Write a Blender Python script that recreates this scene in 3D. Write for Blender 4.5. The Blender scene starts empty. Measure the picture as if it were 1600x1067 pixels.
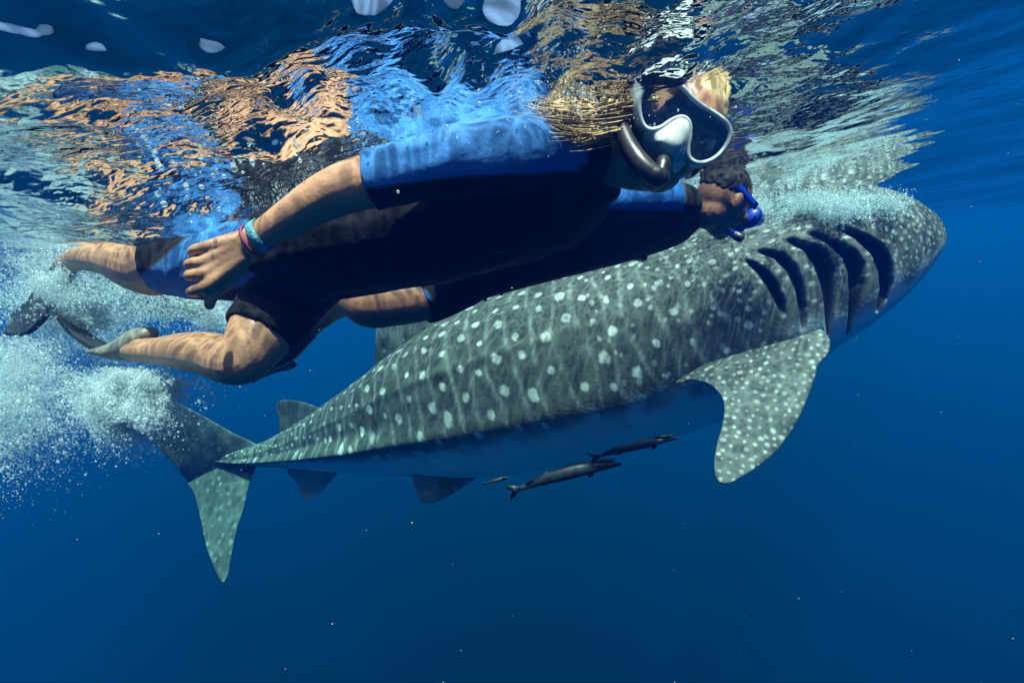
import bpy, bmesh, math, random
import numpy as np
from mathutils import Vector, Matrix, Quaternion

rng = np.random.default_rng(11)
random.seed(5)
sc = bpy.context.scene
COL = sc.collection
R = math.radians

# ------------------------------------------------------------------ camera
F = 800.0                                   # focal length in photo pixels (photo is 1600 wide)
PITCH, ROLL, CAM_Z = R(6.8), R(6.8), -0.30
u_c = Vector((-math.sin(ROLL) * math.cos(PITCH), math.cos(ROLL) * math.cos(PITCH), math.sin(PITCH)))
f_c = Vector((0, 0, -1))
y_c = (f_c - u_c * f_c.dot(u_c)).normalized()
x_c = y_c.cross(u_c)
CR = Matrix((x_c, y_c, u_c))                # camera axes -> world axes
CAM = Vector((0, 0, CAM_Z))
cam_data = bpy.data.cameras.new('camera')
cam_data.sensor_width = 36.0
cam_data.lens = 36.0 * F / 1600.0
cam_data.clip_start, cam_data.clip_end = 0.02, 2000.0
cam = bpy.data.objects.new('camera', cam_data)
COL.objects.link(cam)
cam.matrix_world = Matrix.Translation(CAM) @ CR.to_4x4()
sc.camera = cam

def P(px, py, d):                           # photo pixel + distance along the view axis -> place in the sea
    return CAM + CR @ Vector(((px - 800) / F * d, (533.5 - py) / F * d, -d))
CRn = np.array(CR)
def to_px(v):                               # (N,3) world -> photo pixels
    c = (np.asarray(v) - np.array(CAM)) @ CRn
    d = np.maximum(-c[:, 2], 1e-3)
    return np.stack([800 + F * c[:, 0] / d, 533.5 - F * c[:, 1] / d], 1)
def dirc(x, y, z):                          # direction given along camera right / up / towards camera
    return (CR @ Vector((x, y, z))).normalized()

# ------------------------------------------------------------------ sky, sun, exposure
SUN = Vector((0.10, -0.32, 0.94)).normalized()
world = bpy.data.worlds.new('World'); sc.world = world; world.use_nodes = True
wn = world.node_tree
bg = wn.nodes['Background']
sky = wn.nodes.new('ShaderNodeTexSky'); sky.sky_type = 'NISHITA'; sky.sun_disc = False
sky.sun_elevation = math.asin(SUN.z); sky.sun_rotation = math.atan2(SUN.x, SUN.y)
sky.air_density, sky.dust_density, sky.ozone_density = 1.0, 3.0, 1.0
wn.links.new(sky.outputs[0], bg.inputs[0]); bg.inputs[1].default_value = 0.11
sun_d = bpy.data.lights.new('sun', 'SUN'); sun_d.energy = 5.0; sun_d.angle = R(0.9); sun_d.color = (1.0, 0.96, 0.88)
sun = bpy.data.objects.new('sun', sun_d); COL.objects.link(sun)
sun.rotation_euler = SUN.to_track_quat('Z', 'Y').to_euler(); sun.location = (0, 0, 30)
sc.view_settings.view_transform = 'Standard'; sc.view_settings.look = 'None'
sc.view_settings.gamma = 1.0; sc.view_settings.use_curve_mapping = False
sc.view_settings.exposure = 1.45
sc.render.engine = 'CYCLES'
cy = sc.cycles
cy.use_denoising = True
try: cy.denoiser = 'OPENIMAGEDENOISE'; cy.denoising_prefilter = 'ACCURATE'
except Exception: pass
cy.max_bounces = 5; cy.diffuse_bounces = 2; cy.glossy_bounces = 3; cy.transmission_bounces = 4
cy.transparent_max_bounces = 12; cy.volume_bounces = 0
cy.caustics_reflective = False; cy.caustics_refractive = False
cy.sample_clamp_indirect = 4.0
cy.use_adaptive_sampling = False

# ------------------------------------------------------------------ helpers
def mat(name):
    m = bpy.data.materials.new(name); m.use_nodes = True
    nt = m.node_tree
    for n in list(nt.nodes):
        if n.type != 'OUTPUT_MATERIAL': nt.nodes.remove(n)
    return m, nt, nt.nodes, nt.links, [n for n in nt.nodes if n.type == 'OUTPUT_MATERIAL'][0]

def principled(name, col, rough=0.5, noise=0.0, nscale=30.0, bump=0.0, bscale=60.0, spec=0.5, sss=0.0, metal=0.0, detail=4.0, coat=0.0):
    m, nt, N, L, out = mat(name)
    b = N.new('ShaderNodeBsdfPrincipled'); L.new(b.outputs[0], out.inputs[0])
    b.inputs['Base Color'].default_value = (*col, 1); b.inputs['Roughness'].default_value = rough
    b.inputs['Specular IOR Level'].default_value = spec; b.inputs['Metallic'].default_value = metal
    b.inputs['Coat Weight'].default_value = coat
    if sss: 
        b.inputs['Subsurface Weight'].default_value = sss; b.inputs['Subsurface Radius'].default_value = (0.012, 0.005, 0.003)
        b.inputs['Subsurface Scale'].default_value = 1.0
    tc = N.new('ShaderNodeTexCoord')
    if noise:
        t = N.new('ShaderNodeTexNoise'); t.inputs['Scale'].default_value = nscale; t.inputs['Detail'].default_value = detail
        L.new(tc.outputs['Object'], t.inputs['Vector'])
        mx = N.new('ShaderNodeMix'); mx.data_type = 'RGBA'
        mx.inputs[6].default_value = (*[c * (1 - noise) for c in col], 1); mx.inputs[7].default_value = (*[min(1, c * (1 + noise)) for c in col], 1)
        L.new(t.outputs['Fac'], mx.inputs[0]); L.new(mx.outputs[2], b.inputs['Base Color'])
    if bump:
        t2 = N.new('ShaderNodeTexNoise'); t2.inputs['Scale'].default_value = bscale; t2.inputs['Detail'].default_value = 3
        L.new(tc.outputs['Object'], t2.inputs['Vector'])
        bp = N.new('ShaderNodeBump'); bp.inputs['Strength'].default_value = bump; bp.inputs['Distance'].default_value = 0.01
        L.new(t2.outputs['Fac'], bp.inputs['Height']); L.new(bp.outputs[0], b.inputs['Normal'])
    return m

def mesh_obj(name, verts, faces, m=None, parent=None, smooth=True):
    me = bpy.data.meshes.new(name)
    me.from_pydata([tuple(v) for v in verts], [], [tuple(f) for f in faces])
    me.update()
    if smooth: me.polygons.foreach_set('use_smooth', [True] * len(me.polygons))
    o = bpy.data.objects.new(name, me); COL.objects.link(o)
    if m: me.materials.append(m)
    if parent: o.parent = parent
    return o

def tag(o, label=None, cat=None, group=None, kind=None):
    if label: o['label'] = label
    if cat: o['category'] = cat
    if group: o['group'] = group
    if kind: o['kind'] = kind
    return o

def empty(name, loc):
    o = bpy.data.objects.new(name, None); COL.objects.link(o); o.location = loc; o.empty_display_size = 0.1
    bpy.context.view_layer.update()
    return o

def adopt(o, parent):                       # parent without moving (meshes carry world coordinates)
    o.parent = parent
    o.matrix_parent_inverse = parent.matrix_world.inverted()
    return o

def smoothstep(a, b, x):
    t = np.clip((x - a) / (b - a), 0, 1); return t * t * (3 - 2 * t)

def catmull(pts, n):                        # (K,m) control rows -> (n,m) smooth curve through them
    p = np.asarray(pts, float); K = len(p)
    if K == 2: return p[0] + (p[1] - p[0]) * np.linspace(0, 1, n)[:, None]
    ext = np.vstack([2 * p[0] - p[1], p, 2 * p[-1] - p[-2]])
    t = np.linspace(0, K - 1 - 1e-9, n); i = t.astype(int); f = (t - i)[:, None]
    a, b, c, d = ext[i], ext[i + 1], ext[i + 2], ext[i + 3]
    return 0.5 * (2 * b + (c - a) * f + (2 * a - 5 * b + 4 * c - d) * f ** 2 + (3 * b - a - 3 * c + d) * f ** 3)

def poly_sdf(pts, poly):                    # signed distance (negative inside) of (N,2) points to a polygon
    poly = np.asarray(poly, float); n = len(poly)
    dmin = np.full(len(pts), 1e18); inside = np.zeros(len(pts), bool)
    for i in range(n):
        a, b = poly[i], poly[(i + 1) % n]
        e = b - a; w = pts - a
        t = np.clip((w @ e) / max(e @ e, 1e-12), 0, 1)
        dmin = np.minimum(dmin, ((w - t[:, None] * e) ** 2).sum(1))
        cond = (a[1] > pts[:, 1]) != (b[1] > pts[:, 1])
        if abs(e[1]) > 1e-12:
            xs = a[0] + (pts[:, 1] - a[1]) / e[1] * e[0]
            inside ^= cond & (pts[:, 0] < xs)
    d = np.sqrt(dmin)
    return np.where(inside, -d, d)

def set_attr(o, name, vals):
    at = o.data.attributes.new(name, 'FLOAT', 'POINT'); at.data.foreach_set('value', np.asarray(vals, np.float32))

class VN:                                   # small 3-D value noise for shapes and spot edges
    def __init__(s, seed): s.t = np.random.default_rng(seed).random((32, 32, 32))
    def __call__(s, p, scale):
        q = np.asarray(p) * scale; i = np.floor(q).astype(int); f = q - i; f = f * f * (3 - 2 * f); i &= 31; j = (i + 1) & 31
        t = s.t
        def g(a, b, c): return t[a, b, c]
        x0 = g(i[:,0],i[:,1],i[:,2])*(1-f[:,0])+g(j[:,0],i[:,1],i[:,2])*f[:,0]
        x1 = g(i[:,0],j[:,1],i[:,2])*(1-f[:,0])+g(j[:,0],j[:,1],i[:,2])*f[:,0]
        x2 = g(i[:,0],i[:,1],j[:,2])*(1-f[:,0])+g(j[:,0],i[:,1],j[:,2])*f[:,0]
        x3 = g(i[:,0],j[:,1],j[:,2])*(1-f[:,0])+g(j[:,0],j[:,1],j[:,2])*f[:,0]
        y0 = x0*(1-f[:,1])+x1*f[:,1]; y1 = x2*(1-f[:,1])+x3*f[:,1]
        return y0*(1-f[:,2])+y1*f[:,2]
vnoise = VN(3)

# ------------------------------------------------------------------ the sea: body of water and its wavy surface
def build_water():
    S, D, T = 170.0, 90.0, 0.75
    v = [(x, y, z) for z in (-D, T) for y in (-S, S) for x in (-S, S)]
    f = [(0, 2, 3, 1), (4, 5, 7, 6), (0, 1, 5, 4), (2, 6, 7, 3), (0, 4, 6, 2), (1, 3, 7, 5)]
    m, nt, N, L, out = mat('sea_water')
    s = N.new('ShaderNodeVolumeScatter'); s.inputs['Color'].default_value = (0.003, 0.122, 1.0, 1)
    s.inputs['Density'].default_value = 0.056; s.inputs['Anisotropy'].default_value = 0.42
    a = N.new('ShaderNodeVolumeAbsorption'); a.inputs['Color'].default_value = (0.0, 0.866, 0.980, 1); a.inputs['Density'].default_value = 0.155
    ad = N.new('ShaderNodeAddShader'); L.new(s.outputs[0], ad.inputs[0]); L.new(a.outputs[0], ad.inputs[1])
    L.new(ad.outputs[0], out.inputs['Volume'])
    o = mesh_obj('water', v, f, m, smooth=False); tag(o, kind='structure')

    # surface: a graded grid, fine round the swimmers
    n = 660
    t = np.linspace(-1, 1, n)
    gx = 0.42 * np.sinh(6.4 * t); gy = 1.0 + 0.42 * np.sinh(6.4 * t)
    gx *= 150 / gx.max(); gy = 1.0 + (gy - 1.0) * 150 / (gy.max() - 1)
    X, Y = np.meshgrid(gx, gy)
    Z = np.zeros_like(X); r = np.random.default_rng(4)
    def waves(lams, slope, spread, main):
        z = np.zeros_like(X)
        for lam in lams:
            for k in range(3):
                a = main + r.normal(0, spread); kk = 2 * math.pi / lam * r.uniform(.85, 1.15)
                ph = r.uniform(0, 6.28)
                q = np.sin(kk * (X * math.cos(a) + Y * math.sin(a)) + ph + 0.6 * np.sin(0.37 * kk * (X * math.sin(a) - Y * math.cos(a)) + ph * 2))
                z += slope / kk * q / 1.7
        return z
    dist = np.hypot(X, Y - 1.0)
    fade = 1 / (1 + (dist / 25) ** 2)
    Z += waves([7, 4.2, 2.6], 0.045, 0.7, 0.5) * fade
    Z += waves([1.5, 0.9], 0.06, 0.9, 0.9) / (1 + (dist / 10) ** 3)
    calm = (.25 + .75 * np.exp(-(np.maximum(X - .3, 0) / 1.1) ** 2)) * (1 - .3 * np.exp(-((X + .75) / .5) ** 2 - ((Y - .55) / .4) ** 2))
    Z += waves([0.5, 0.3], 0.055, 1.3, 1.2) / (1 + (dist / 5) ** 3) * calm
    # churned water over and behind the swimmers
    ch = np.exp(-(((X + 0.35) / 1.0) ** 2 + ((Y - 1.05) / 0.42) ** 2))
    ch2 = np.exp(-(((X + 0.04) / 0.34) ** 2 + ((Y - 0.64) / 0.24) ** 2))
    Z += waves([0.34, 0.22, 0.15], 0.13, 2.0, 0.3) * (ch * 1.15 + ch2 * 1.7) 
    Z += waves([0.10, 0.065], 0.21, 2.5, 0.3) * (ch * 0.95 + ch2 * 1.5)
    hp = P(1330, 284, 2.7)
    Z -= 0.035 * np.exp(-(((X + 0.75) / 0.35) ** 2 + ((Y - 1.2) / 0.35) ** 2)) + 0.05 * np.exp(-(((X - .78) / 0.3) ** 2 + ((Y - 1.72) / 0.3) ** 2)) + 0.055 * np.exp(-(((X - hp.x) / 1.0) ** 2 + ((Y - hp.y) / 0.7) ** 2))
    Z -= 0.065 * np.exp(-((X + .55) / .42) ** 2 - ((Y - .48) / .22) ** 2)
    verts = np.stack([X.ravel(), Y.ravel(), Z.ravel()], 1)
    idx = np.arange(n * n).reshape(n, n)
    q = np.stack([idx[:-1, :-1], idx[:-1, 1:], idx[1:, 1:], idx[1:, :-1]], -1).reshape(-1, 4)
    me = bpy.data.meshes.new('water_surface')
    me.vertices.add(len(verts)); me.vertices.foreach_set('co', verts.astype(np.float32).ravel())
    me.loops.add(q.size); me.loops.foreach_set('vertex_index', q.ravel().astype(np.int32))
    me.polygons.add(len(q)); me.polygons.foreach_set('loop_start', (np.arange(len(q)) * 4).astype(np.int32))
    me.update(calc_edges=True); me.polygons.foreach_set('use_smooth', np.ones(len(q), bool))
    so = bpy.data.objects.new('water_surface', me); COL.objects.link(so); tag(so, kind='structure')
    set_attr(so, 'calm', calm.ravel()); set_attr(so, 'churn', np.clip(ch + ch2 * .7, 0, 1).ravel())
    m, nt, N, L, out = mat('water_surface')
    geo = N.new('ShaderNodeNewGeometry')
    # fine ripples
    n1 = N.new('ShaderNodeTexNoise'); n1.inputs['Scale'].default_value = 9; n1.noise_dimensions = '2D'; n1.inputs['Detail'].default_value = 1.5
    L.new(geo.outputs['Position'], n1.inputs['Vector'])
    bp = N.new('ShaderNodeBump'); ca0 = N.new('ShaderNodeAttribute'); ca0.attribute_name = 'calm'; cm0 = N.new('ShaderNodeMath'); cm0.operation = 'MULTIPLY'; cm0.inputs[1].default_value = .55; L.new(ca0.outputs['Fac'], cm0.inputs[0]); L.new(cm0.outputs[0], bp.inputs['Strength']); bp.inputs['Distance'].default_value = 0.02
    L.new(n1.outputs['Fac'], bp.inputs['Height'])
    n3 = N.new('ShaderNodeTexNoise'); n3.noise_dimensions = '2D'; n3.inputs['Scale'].default_value = 42; n3.inputs['Detail'].default_value = 1.5; L.new(geo.outputs['Position'], n3.inputs['Vector'])
    ca = N.new('ShaderNodeAttribute'); ca.attribute_name = 'churn'
    cm = N.new('ShaderNodeMath'); cm.operation = 'MULTIPLY'; cm.inputs[1].default_value = .75; L.new(ca.outputs['Fac'], cm.inputs[0])
    bp1 = bp; bp = N.new('ShaderNodeBump'); bp.inputs['Distance'].default_value = 0.008; L.new(cm.outputs[0], bp.inputs['Strength']); L.new(n3.outputs['Fac'], bp.inputs['Height']); L.new(bp1.outputs[0], bp.inputs['Normal'])
    fr = N.new('ShaderNodeFresnel'); fr.inputs['IOR'].default_value = 1.333; L.new(bp1.outputs[0], fr.inputs['Normal'])
    gl = N.new('ShaderNodeBsdfGlossy'); gl.inputs['Roughness'].default_value = 0.0; gl.inputs['Color'].default_value = (0.97, 0.99, 1, 1)
    L.new(bp.outputs[0], gl.inputs['Normal'])
    # painted caustics: net of bright lines in the transparency colour, cast by the sun
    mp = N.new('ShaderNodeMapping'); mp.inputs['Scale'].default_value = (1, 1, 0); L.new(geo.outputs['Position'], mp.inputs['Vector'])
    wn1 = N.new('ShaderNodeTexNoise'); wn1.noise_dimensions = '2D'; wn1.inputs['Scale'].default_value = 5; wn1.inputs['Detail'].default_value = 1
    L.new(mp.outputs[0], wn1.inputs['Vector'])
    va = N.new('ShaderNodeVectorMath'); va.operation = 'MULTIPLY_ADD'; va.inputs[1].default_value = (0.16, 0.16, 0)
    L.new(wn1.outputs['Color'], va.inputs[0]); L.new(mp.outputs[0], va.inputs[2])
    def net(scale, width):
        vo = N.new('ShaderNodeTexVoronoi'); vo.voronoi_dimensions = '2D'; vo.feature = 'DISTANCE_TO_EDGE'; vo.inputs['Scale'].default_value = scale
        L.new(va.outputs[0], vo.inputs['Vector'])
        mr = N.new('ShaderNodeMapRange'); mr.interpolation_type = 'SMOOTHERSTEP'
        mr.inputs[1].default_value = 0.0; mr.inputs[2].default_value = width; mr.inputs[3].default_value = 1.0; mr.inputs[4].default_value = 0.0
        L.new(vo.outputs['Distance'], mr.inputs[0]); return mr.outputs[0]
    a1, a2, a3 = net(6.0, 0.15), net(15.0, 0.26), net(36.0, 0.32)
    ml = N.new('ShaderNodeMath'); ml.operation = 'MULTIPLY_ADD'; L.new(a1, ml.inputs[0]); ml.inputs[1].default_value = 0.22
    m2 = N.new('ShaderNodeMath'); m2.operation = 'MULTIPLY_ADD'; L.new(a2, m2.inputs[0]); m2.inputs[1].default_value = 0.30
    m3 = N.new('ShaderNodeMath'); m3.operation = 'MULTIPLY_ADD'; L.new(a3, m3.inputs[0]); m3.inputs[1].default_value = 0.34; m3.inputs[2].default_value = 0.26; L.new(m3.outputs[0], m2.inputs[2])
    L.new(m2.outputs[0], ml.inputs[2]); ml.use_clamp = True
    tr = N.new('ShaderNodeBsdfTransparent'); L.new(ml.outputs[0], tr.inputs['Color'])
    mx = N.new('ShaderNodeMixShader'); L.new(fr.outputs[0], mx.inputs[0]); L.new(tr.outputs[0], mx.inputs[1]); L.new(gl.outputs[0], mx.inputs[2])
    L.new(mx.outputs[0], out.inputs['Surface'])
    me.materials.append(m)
build_water()

# ------------------------------------------------------------------ whale shark
def build_shark():
    # photo x, top, bottom, distance of the middle, width / height
    st = np.array([
        (1467, 350, 388, 2.72, 2.4), (1464, 328, 402, 2.72, 2.0), (1457, 304, 422, 2.72, 1.65), (1440, 288, 450, 2.71, 1.45), (1400, 280, 492, 2.70, 1.32),
        (1340, 284, 532, 2.70, 1.22), (1280, 293, 568, 2.71, 1.15), (1200, 312, 612, 2.76, 1.08), (1100, 350, 655, 2.86, 1.0),
        (1000, 390, 690, 3.00, .95), (900, 425, 717, 3.15, .92), (800, 464, 738, 3.32, .88), (700, 512, 748, 3.52, .84), (600, 580, 746, 3.76, .82),
        (540, 619, 741, 3.92, .82), (480, 657, 735, 4.08, .85), (430, 683, 731, 4.20, .9), (385, 700, 728, 4.30, 1.0), (345, 708, 724, 4.38, 1.0)])
    ctrl = []
    for x, t, b, d, w in st:
        c = P(x, (t + b) / 2, d); hh = (b - t) / 2 / F * d
        fs = 0.85 * float(smoothstep(1050, 1420, np.array(float(x))))       # the near cheek, not the midline, makes the outline at the snout
        xs = 800 + (x - 800) * (d - hh * w * fs) / d; c = P(xs, (t + b) / 2, d)
        ctrl.append((c.x, c.y, c.z, hh, hh * w))
    ctrl = np.array(ctrl)
    n, k = 720, 520
    # denser at the head tip
    cum = np.r_[0, np.cumsum(np.linalg.norm(np.diff(ctrl[:, :3], axis=0), axis=1))]
    fine = catmull(ctrl, 4000)
    fc = np.r_[0, np.cumsum(np.linalg.norm(np.diff(fine[:, :3], axis=0), axis=1))]
    q_ = np.linspace(0, 1, 4001); dens = 1 + 1.5 * smoothstep(.42, .30, q_); dc = np.r_[0, np.cumsum((dens[1:] + dens[:-1]) / 2)]; s = np.interp(np.linspace(0, dc[-1], n), dc, q_) * fc[-1]
    cu = np.stack([np.interp(s, fc, fine[:, i]) for i in range(5)], 1)
    c = cu[:, :3]
    tan = np.gradient(c, s, axis=0)
    for _ in range(3):
        tan[1:-1] = (tan[:-2] + tan[1:-1] + tan[2:]) / 3
    # steady the frame at the snout
    tan /= np.linalg.norm(tan, axis=1)[:, None]
    base = tan[int(np.searchsorted(s, fc[-1] * .12))]
    wgt = smoothstep(.12, .02, s / fc[-1])[:, None]
    tan = tan * (1 - wgt) + base * wgt; tan /= np.linalg.norm(tan, axis=1)[:, None]
    up = np.array([0, 0, 1.0]); roll = np.array(dirc(0, 0.10, 0.0)) * 0
    side = np.cross(tan, up); side /= np.linalg.norm(side, axis=1)[:, None]      # to the far or near side
    camv = np.array(CAM) - c
    sgn = np.sign((side * camv).sum(1))[:, None]; side = side * sgn               # near side
    upv = np.cross(side, tan); upv *= np.sign(upv[:, 2])[:, None]
    th = np.linspace(0, 2 * math.pi, k, endpoint=False)                           # 0 = near side, pi/2 = top
    u = s / fc[-1]
    U, TH = np.meshgrid(u, th, indexing='ij')
    ct, sn = np.cos(TH), np.sin(TH)
    e = np.where(sn > 0, 0.92, 0.86)
    px_ = np.sign(ct) * np.abs(ct) ** e; py_ = np.sign(sn) * np.abs(sn) ** e
    hh = cu[:, 3][:, None]; ww = cu[:, 4][:, None]
    tilt = np.abs(tan[:, 2])[:, None]
    hh = hh * np.sqrt(1 - np.clip(tilt, 0, .6) ** 2)
    # long ridges down the back and flank, the lowest becoming the keel of the tail
    al = np.where(TH > math.pi, TH - 2 * math.pi, TH); al = np.where(al > math.pi / 2, math.pi - al, al); al = np.where(al < -math.pi / 2, -math.pi - al, al)
    def ridge(a, w, amp): return amp * np.exp(-((al - a) / w) ** 2)
    back = smoothstep(.22, .45, U)
    keel = smoothstep(.35, .85, U)
    rad = 1 + back * (ridge(.86, .06, .018) + ridge(.42, .06, .020)) + ridge(-0.20 + .12 * keel, .16 - .07 * keel, .05 + .42 * keel ** 2) * smoothstep(.25, .5, U)
    rad = rad - keel * .10 * np.exp(-((al + .75) / .35) ** 2)
    rad += .03 * np.exp(-((al - 1.57) / .18) ** 2) * back
    pos = c[:, None, :] + side[:, None, :] * (ww * px_ * rad)[..., None] + upv[:, None, :] * (hh * py_ * rad)[..., None]
    flat = pos.reshape(-1, 3)
    # --- gill slits, opened in the near side and mirrored to the far side
    def g(pts): return [(1080 + x / 3.81, 320 + y / 3.81) for x, y in pts]
    gills = [g([(880,128),(990,190),(1090,290),(1132,400),(1143,500),(1118,636),(1168,560),(1197,470),(1197,350),(1152,250),(1050,178),(900,124)]),
             g([(700,160),(830,222),(918,302),(958,400),(963,560),(936,768),(992,620),(1032,480),(1032,360),(982,280),(880,228),(740,164)]),
             g([(570,205),(680,262),(750,362),(790,470),(808,600),(813,770),(824,700),(848,520),(858,400),(822,308),(740,242),(600,204)]),
             g([(400,276),(500,312),(578,392),(628,500),(656,640),(664,736),(674,600),(653,460),(613,358),(540,286),(430,270)]),
             g([(330,334),(408,412),(466,502),(516,592),(550,660),(545,570),(505,468),(443,386),(345,334)])]
    pix = to_px(flat).reshape(n, k, 2)
    nearm = (np.cos(TH) > -0.15)
    sd = np.full((n, k), 99.0); flap = np.zeros((n, k))
    box = (pix[..., 0] > 1130) & (pix[..., 0] < 1460) & nearm
    ii = np.where(box)
    pp = pix[ii]
    best = np.full(len(pp), 99.0); fl = np.zeros(len(pp))
    for gp in gills:
        d = poly_sdf(pp, gp); best = np.minimum(best, d)
        gpa = np.array(gp); gx = np.interp(pp[:, 1], *(lambda q: (q[:, 1], q[:, 0]))(gpa[np.argsort(gpa[:, 1])]))
        fl += np.exp(-(np.maximum(d, 0) / 9.0) ** 2) * (pp[:, 0] < gx)
    sd[ii] = best; flap[ii] = fl
    depth = smoothstep(2.6, -3.2, sd) * 0.070
    def blur(a_, it):
        for _ in range(it):
            a_ = (np.roll(a_, 1, 1) + 2 * a_ + np.roll(a_, -1, 1)) / 4
            a_ = np.vstack([a_[:1], (a_[:-2] + 2 * a_[1:-1] + a_[2:]) / 4, a_[-1:]])
        return a_
    depth = blur(depth, 2)
    # mirrored index across the body's midplane
    mir = (k // 2 - np.arange(k)) % k
    far = np.cos(th) < -0.15
    depth[:, far] = depth[:, mir[far]]; sd[:, far] = sd[:, mir[far]]
    nrm = side[:, None, :] * px_[..., None] + upv[:, None, :] * py_[..., None]
    nrm /= np.linalg.norm(nrm, axis=2)[..., None]
    pos = pos - nrm * depth[..., None]
    # mouth: a wide shallow crease low round the snout
    # gentle unevenness of a big soft body
    flat = pos.reshape(-1, 3)
    un = (vnoise(flat, 3.1) - .5) * .010 + (vnoise(flat, 9.0) - .5) * .0035
    pos = pos + nrm * un.reshape(n, k)[..., None]
    pix = to_px(pos.reshape(-1, 3)).reshape(n, k, 2)
    # --- markings as real skin colour: 0 dark skin, 1 white
    SP = np.zeros((n, k)); S = U * fc[-1]
    girth = (hh + ww) / 2
    ARC = al * girth                                                               # metres round the body from the side line
    r = np.random.default_rng(21)
    wob = (vnoise(pos.reshape(-1, 3) , 45.0) - .5).reshape(n, k)
    wob2 = (vnoise(pos.reshape(-1, 3) , 14.0) - .5).reshape(n, k)
    def spot(s0, a0, rad_, val, sidem):
        lo, hi = np.searchsorted(s, [s0 - rad_ * 1.8, s0 + rad_ * 1.8])
        if hi <= lo: return
        dd = np.hypot(S[lo:hi] - s0, ARC[lo:hi] - a0) / rad_ + wob[lo:hi] * .55
        vv = val * smoothstep(1.12, .66, dd) * sidem
        SP[lo:hi] = np.maximum(SP[lo:hi], vv)
    near = (np.cos(TH[0]) >= 0).astype(float)[None, :]; farm = 1 - near
    L_ = fc[-1]
    for sidem in (near, farm):
        # head: crowded small spots
        s0 = 0.01
        while s0 < L_ * .33:
            a0 = -0.60
            head = 1 - smoothstep(L_ * .08, L_ * .30, np.array(s0))
            step = 0.028 + (1 - head) * .035
            while a0 < 0.95:
                rr = r.uniform(.0065, .011) * (1 + (1 - head) * .6)
                if r.random() < .35 + .55 * head: spot(s0 + r.normal(0, step * .3), a0 + r.normal(0, step * .3), rr, r.uniform(.25, .55), sidem)
                a0 += step
            s0 += step
        # body: columns of large spots between pale upright lines
        s0 = L_ * .20; j = 0
        while s0 < L_ * .985:
            f_ = s0 / L_
            col = 0.135 * (1 - .55 * smoothstep(.5, .95, np.array(f_)))
            sp_ = 0.165 * (1 - .62 * smoothstep(.5, .95, np.array(f_)))
            rr0 = 0.030 * (1 - .62 * smoothstep(.5, .97, np.array(f_))) * (.6 + .4 * smoothstep(.2, .36, np.array(f_)))
            a0 = -.52 + (j % 2) * sp_ * .5
            while a0 < .85:
                if r.random() < .86: spot(s0 + r.normal(0, col * .12), a0 + r.normal(0, sp_ * .13), rr0 * r.uniform(.62, 1.12), r.uniform(.6, .9), sidem)
                a0 += sp_
            # pale line half way to the next column
            sl = s0 + col * .5
            lo, hi = np.searchsorted(s, [sl - .09, sl + .09])
            if hi > lo:
                off = .020 * np.sin(ARC[lo:hi] * 9 + j * 2.1) + wob2[lo:hi] * .03
                ln = np.exp(-((S[lo:hi] - sl - off) / .014) ** 2) * (.22 + .5 * np.clip(.5 + 1.9 * wob2[lo:hi] + .25 * np.sin(ARC[lo:hi] * 17 + j * 5), 0, 1))
                SP[lo:hi] = np.maximum(SP[lo:hi], ln * sidem * .38)
            s0 += col; j += 1
    belly = smoothstep(-.18, -.60, al + wob2 * .22) * (1 - .0 * U)
    belly = belly * (1 - smoothstep(.80, .97, U))
    SP *= (1 - smoothstep(-.55, -.80, al))
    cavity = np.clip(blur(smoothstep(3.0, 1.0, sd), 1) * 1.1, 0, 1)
    verts = [pos.reshape(-1, 3)]; A = [SP.ravel()]; B = [belly.ravel()]; CAV = [cavity.ravel()]
    idx = np.arange(n * k).reshape(n, k)
    nx = np.roll(idx, -1, axis=1)
    faces = [np.stack([idx[:-1], nx[:-1], nx[1:], idx[1:]], -1).reshape(-1, 4)]
    off = n * k
    # caps
    capv = np.array([pos[0].mean(0) - tan[0] * .010, pos[-1].mean(0)]); verts.append(capv)
    A.append(np.array([.2, 0])); B.append(np.zeros(2)); CAV.append(np.zeros(2))
    tri = []
    for j in range(k):
        tri.append((off, idx[0, (j + 1) % k], idx[0, j])); tri.append((off + 1, idx[-1, j], idx[-1, (j + 1) % k]))
    off += 2
    # --- fins: leading and trailing edge rows from root to tip, aerofoil between
    def fin(rows, thick, spots=None, ns=90, nc=70, belly_val=0.0, lines=0.0, bow=0.0):
        nonlocal off
        lead = np.array([P(*a[:3]) for a, b in rows]); trail = np.array([P(*b[:3]) for a, b in rows])
        ld = catmull(lead, ns); td = catmull(trail, ns)
        v = np.linspace(0, 1, nc)
        prof = 2.6 * (0.2969 * np.sqrt(v) - .126 * v - .3516 * v ** 2 + .2843 * v ** 3 - .1015 * v ** 4) * 2
        mid = ld[:, None, :] * (1 - v)[None, :, None] + td[:, None, :] * v[None, :, None]
        du = np.gradient(mid, axis=0); dv = np.gradient(mid, axis=1)
        nn = np.cross(du, dv); ln_ = np.linalg.norm(nn, axis=2)[..., None]; nn = nn / np.maximum(ln_, 1e-9)
        nmean = nn.reshape(-1, 3).mean(0); nmean /= np.linalg.norm(nmean)
        nn = nn * .4 + nmean * .6; nn /= np.linalg.norm(nn, axis=2)[..., None]
        w = np.linspace(0, 1, ns)
        tk = thick * (1 - .75 * w)[:, None] * prof[None, :] + .0015
        if bow: mid = mid + nn * (bow * np.sin(math.pi * w)[:, None] * np.sin(math.pi * v)[None, :])[..., None]
        top = mid + nn * tk[..., None] / 2; bot = mid - nn * tk[..., None] / 2
        allv = np.concatenate([top.reshape(-1, 3), bot.reshape(-1, 3)])
        i1 = np.arange(ns * nc).reshape(ns, nc) + off; i2 = i1 + ns * nc
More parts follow.
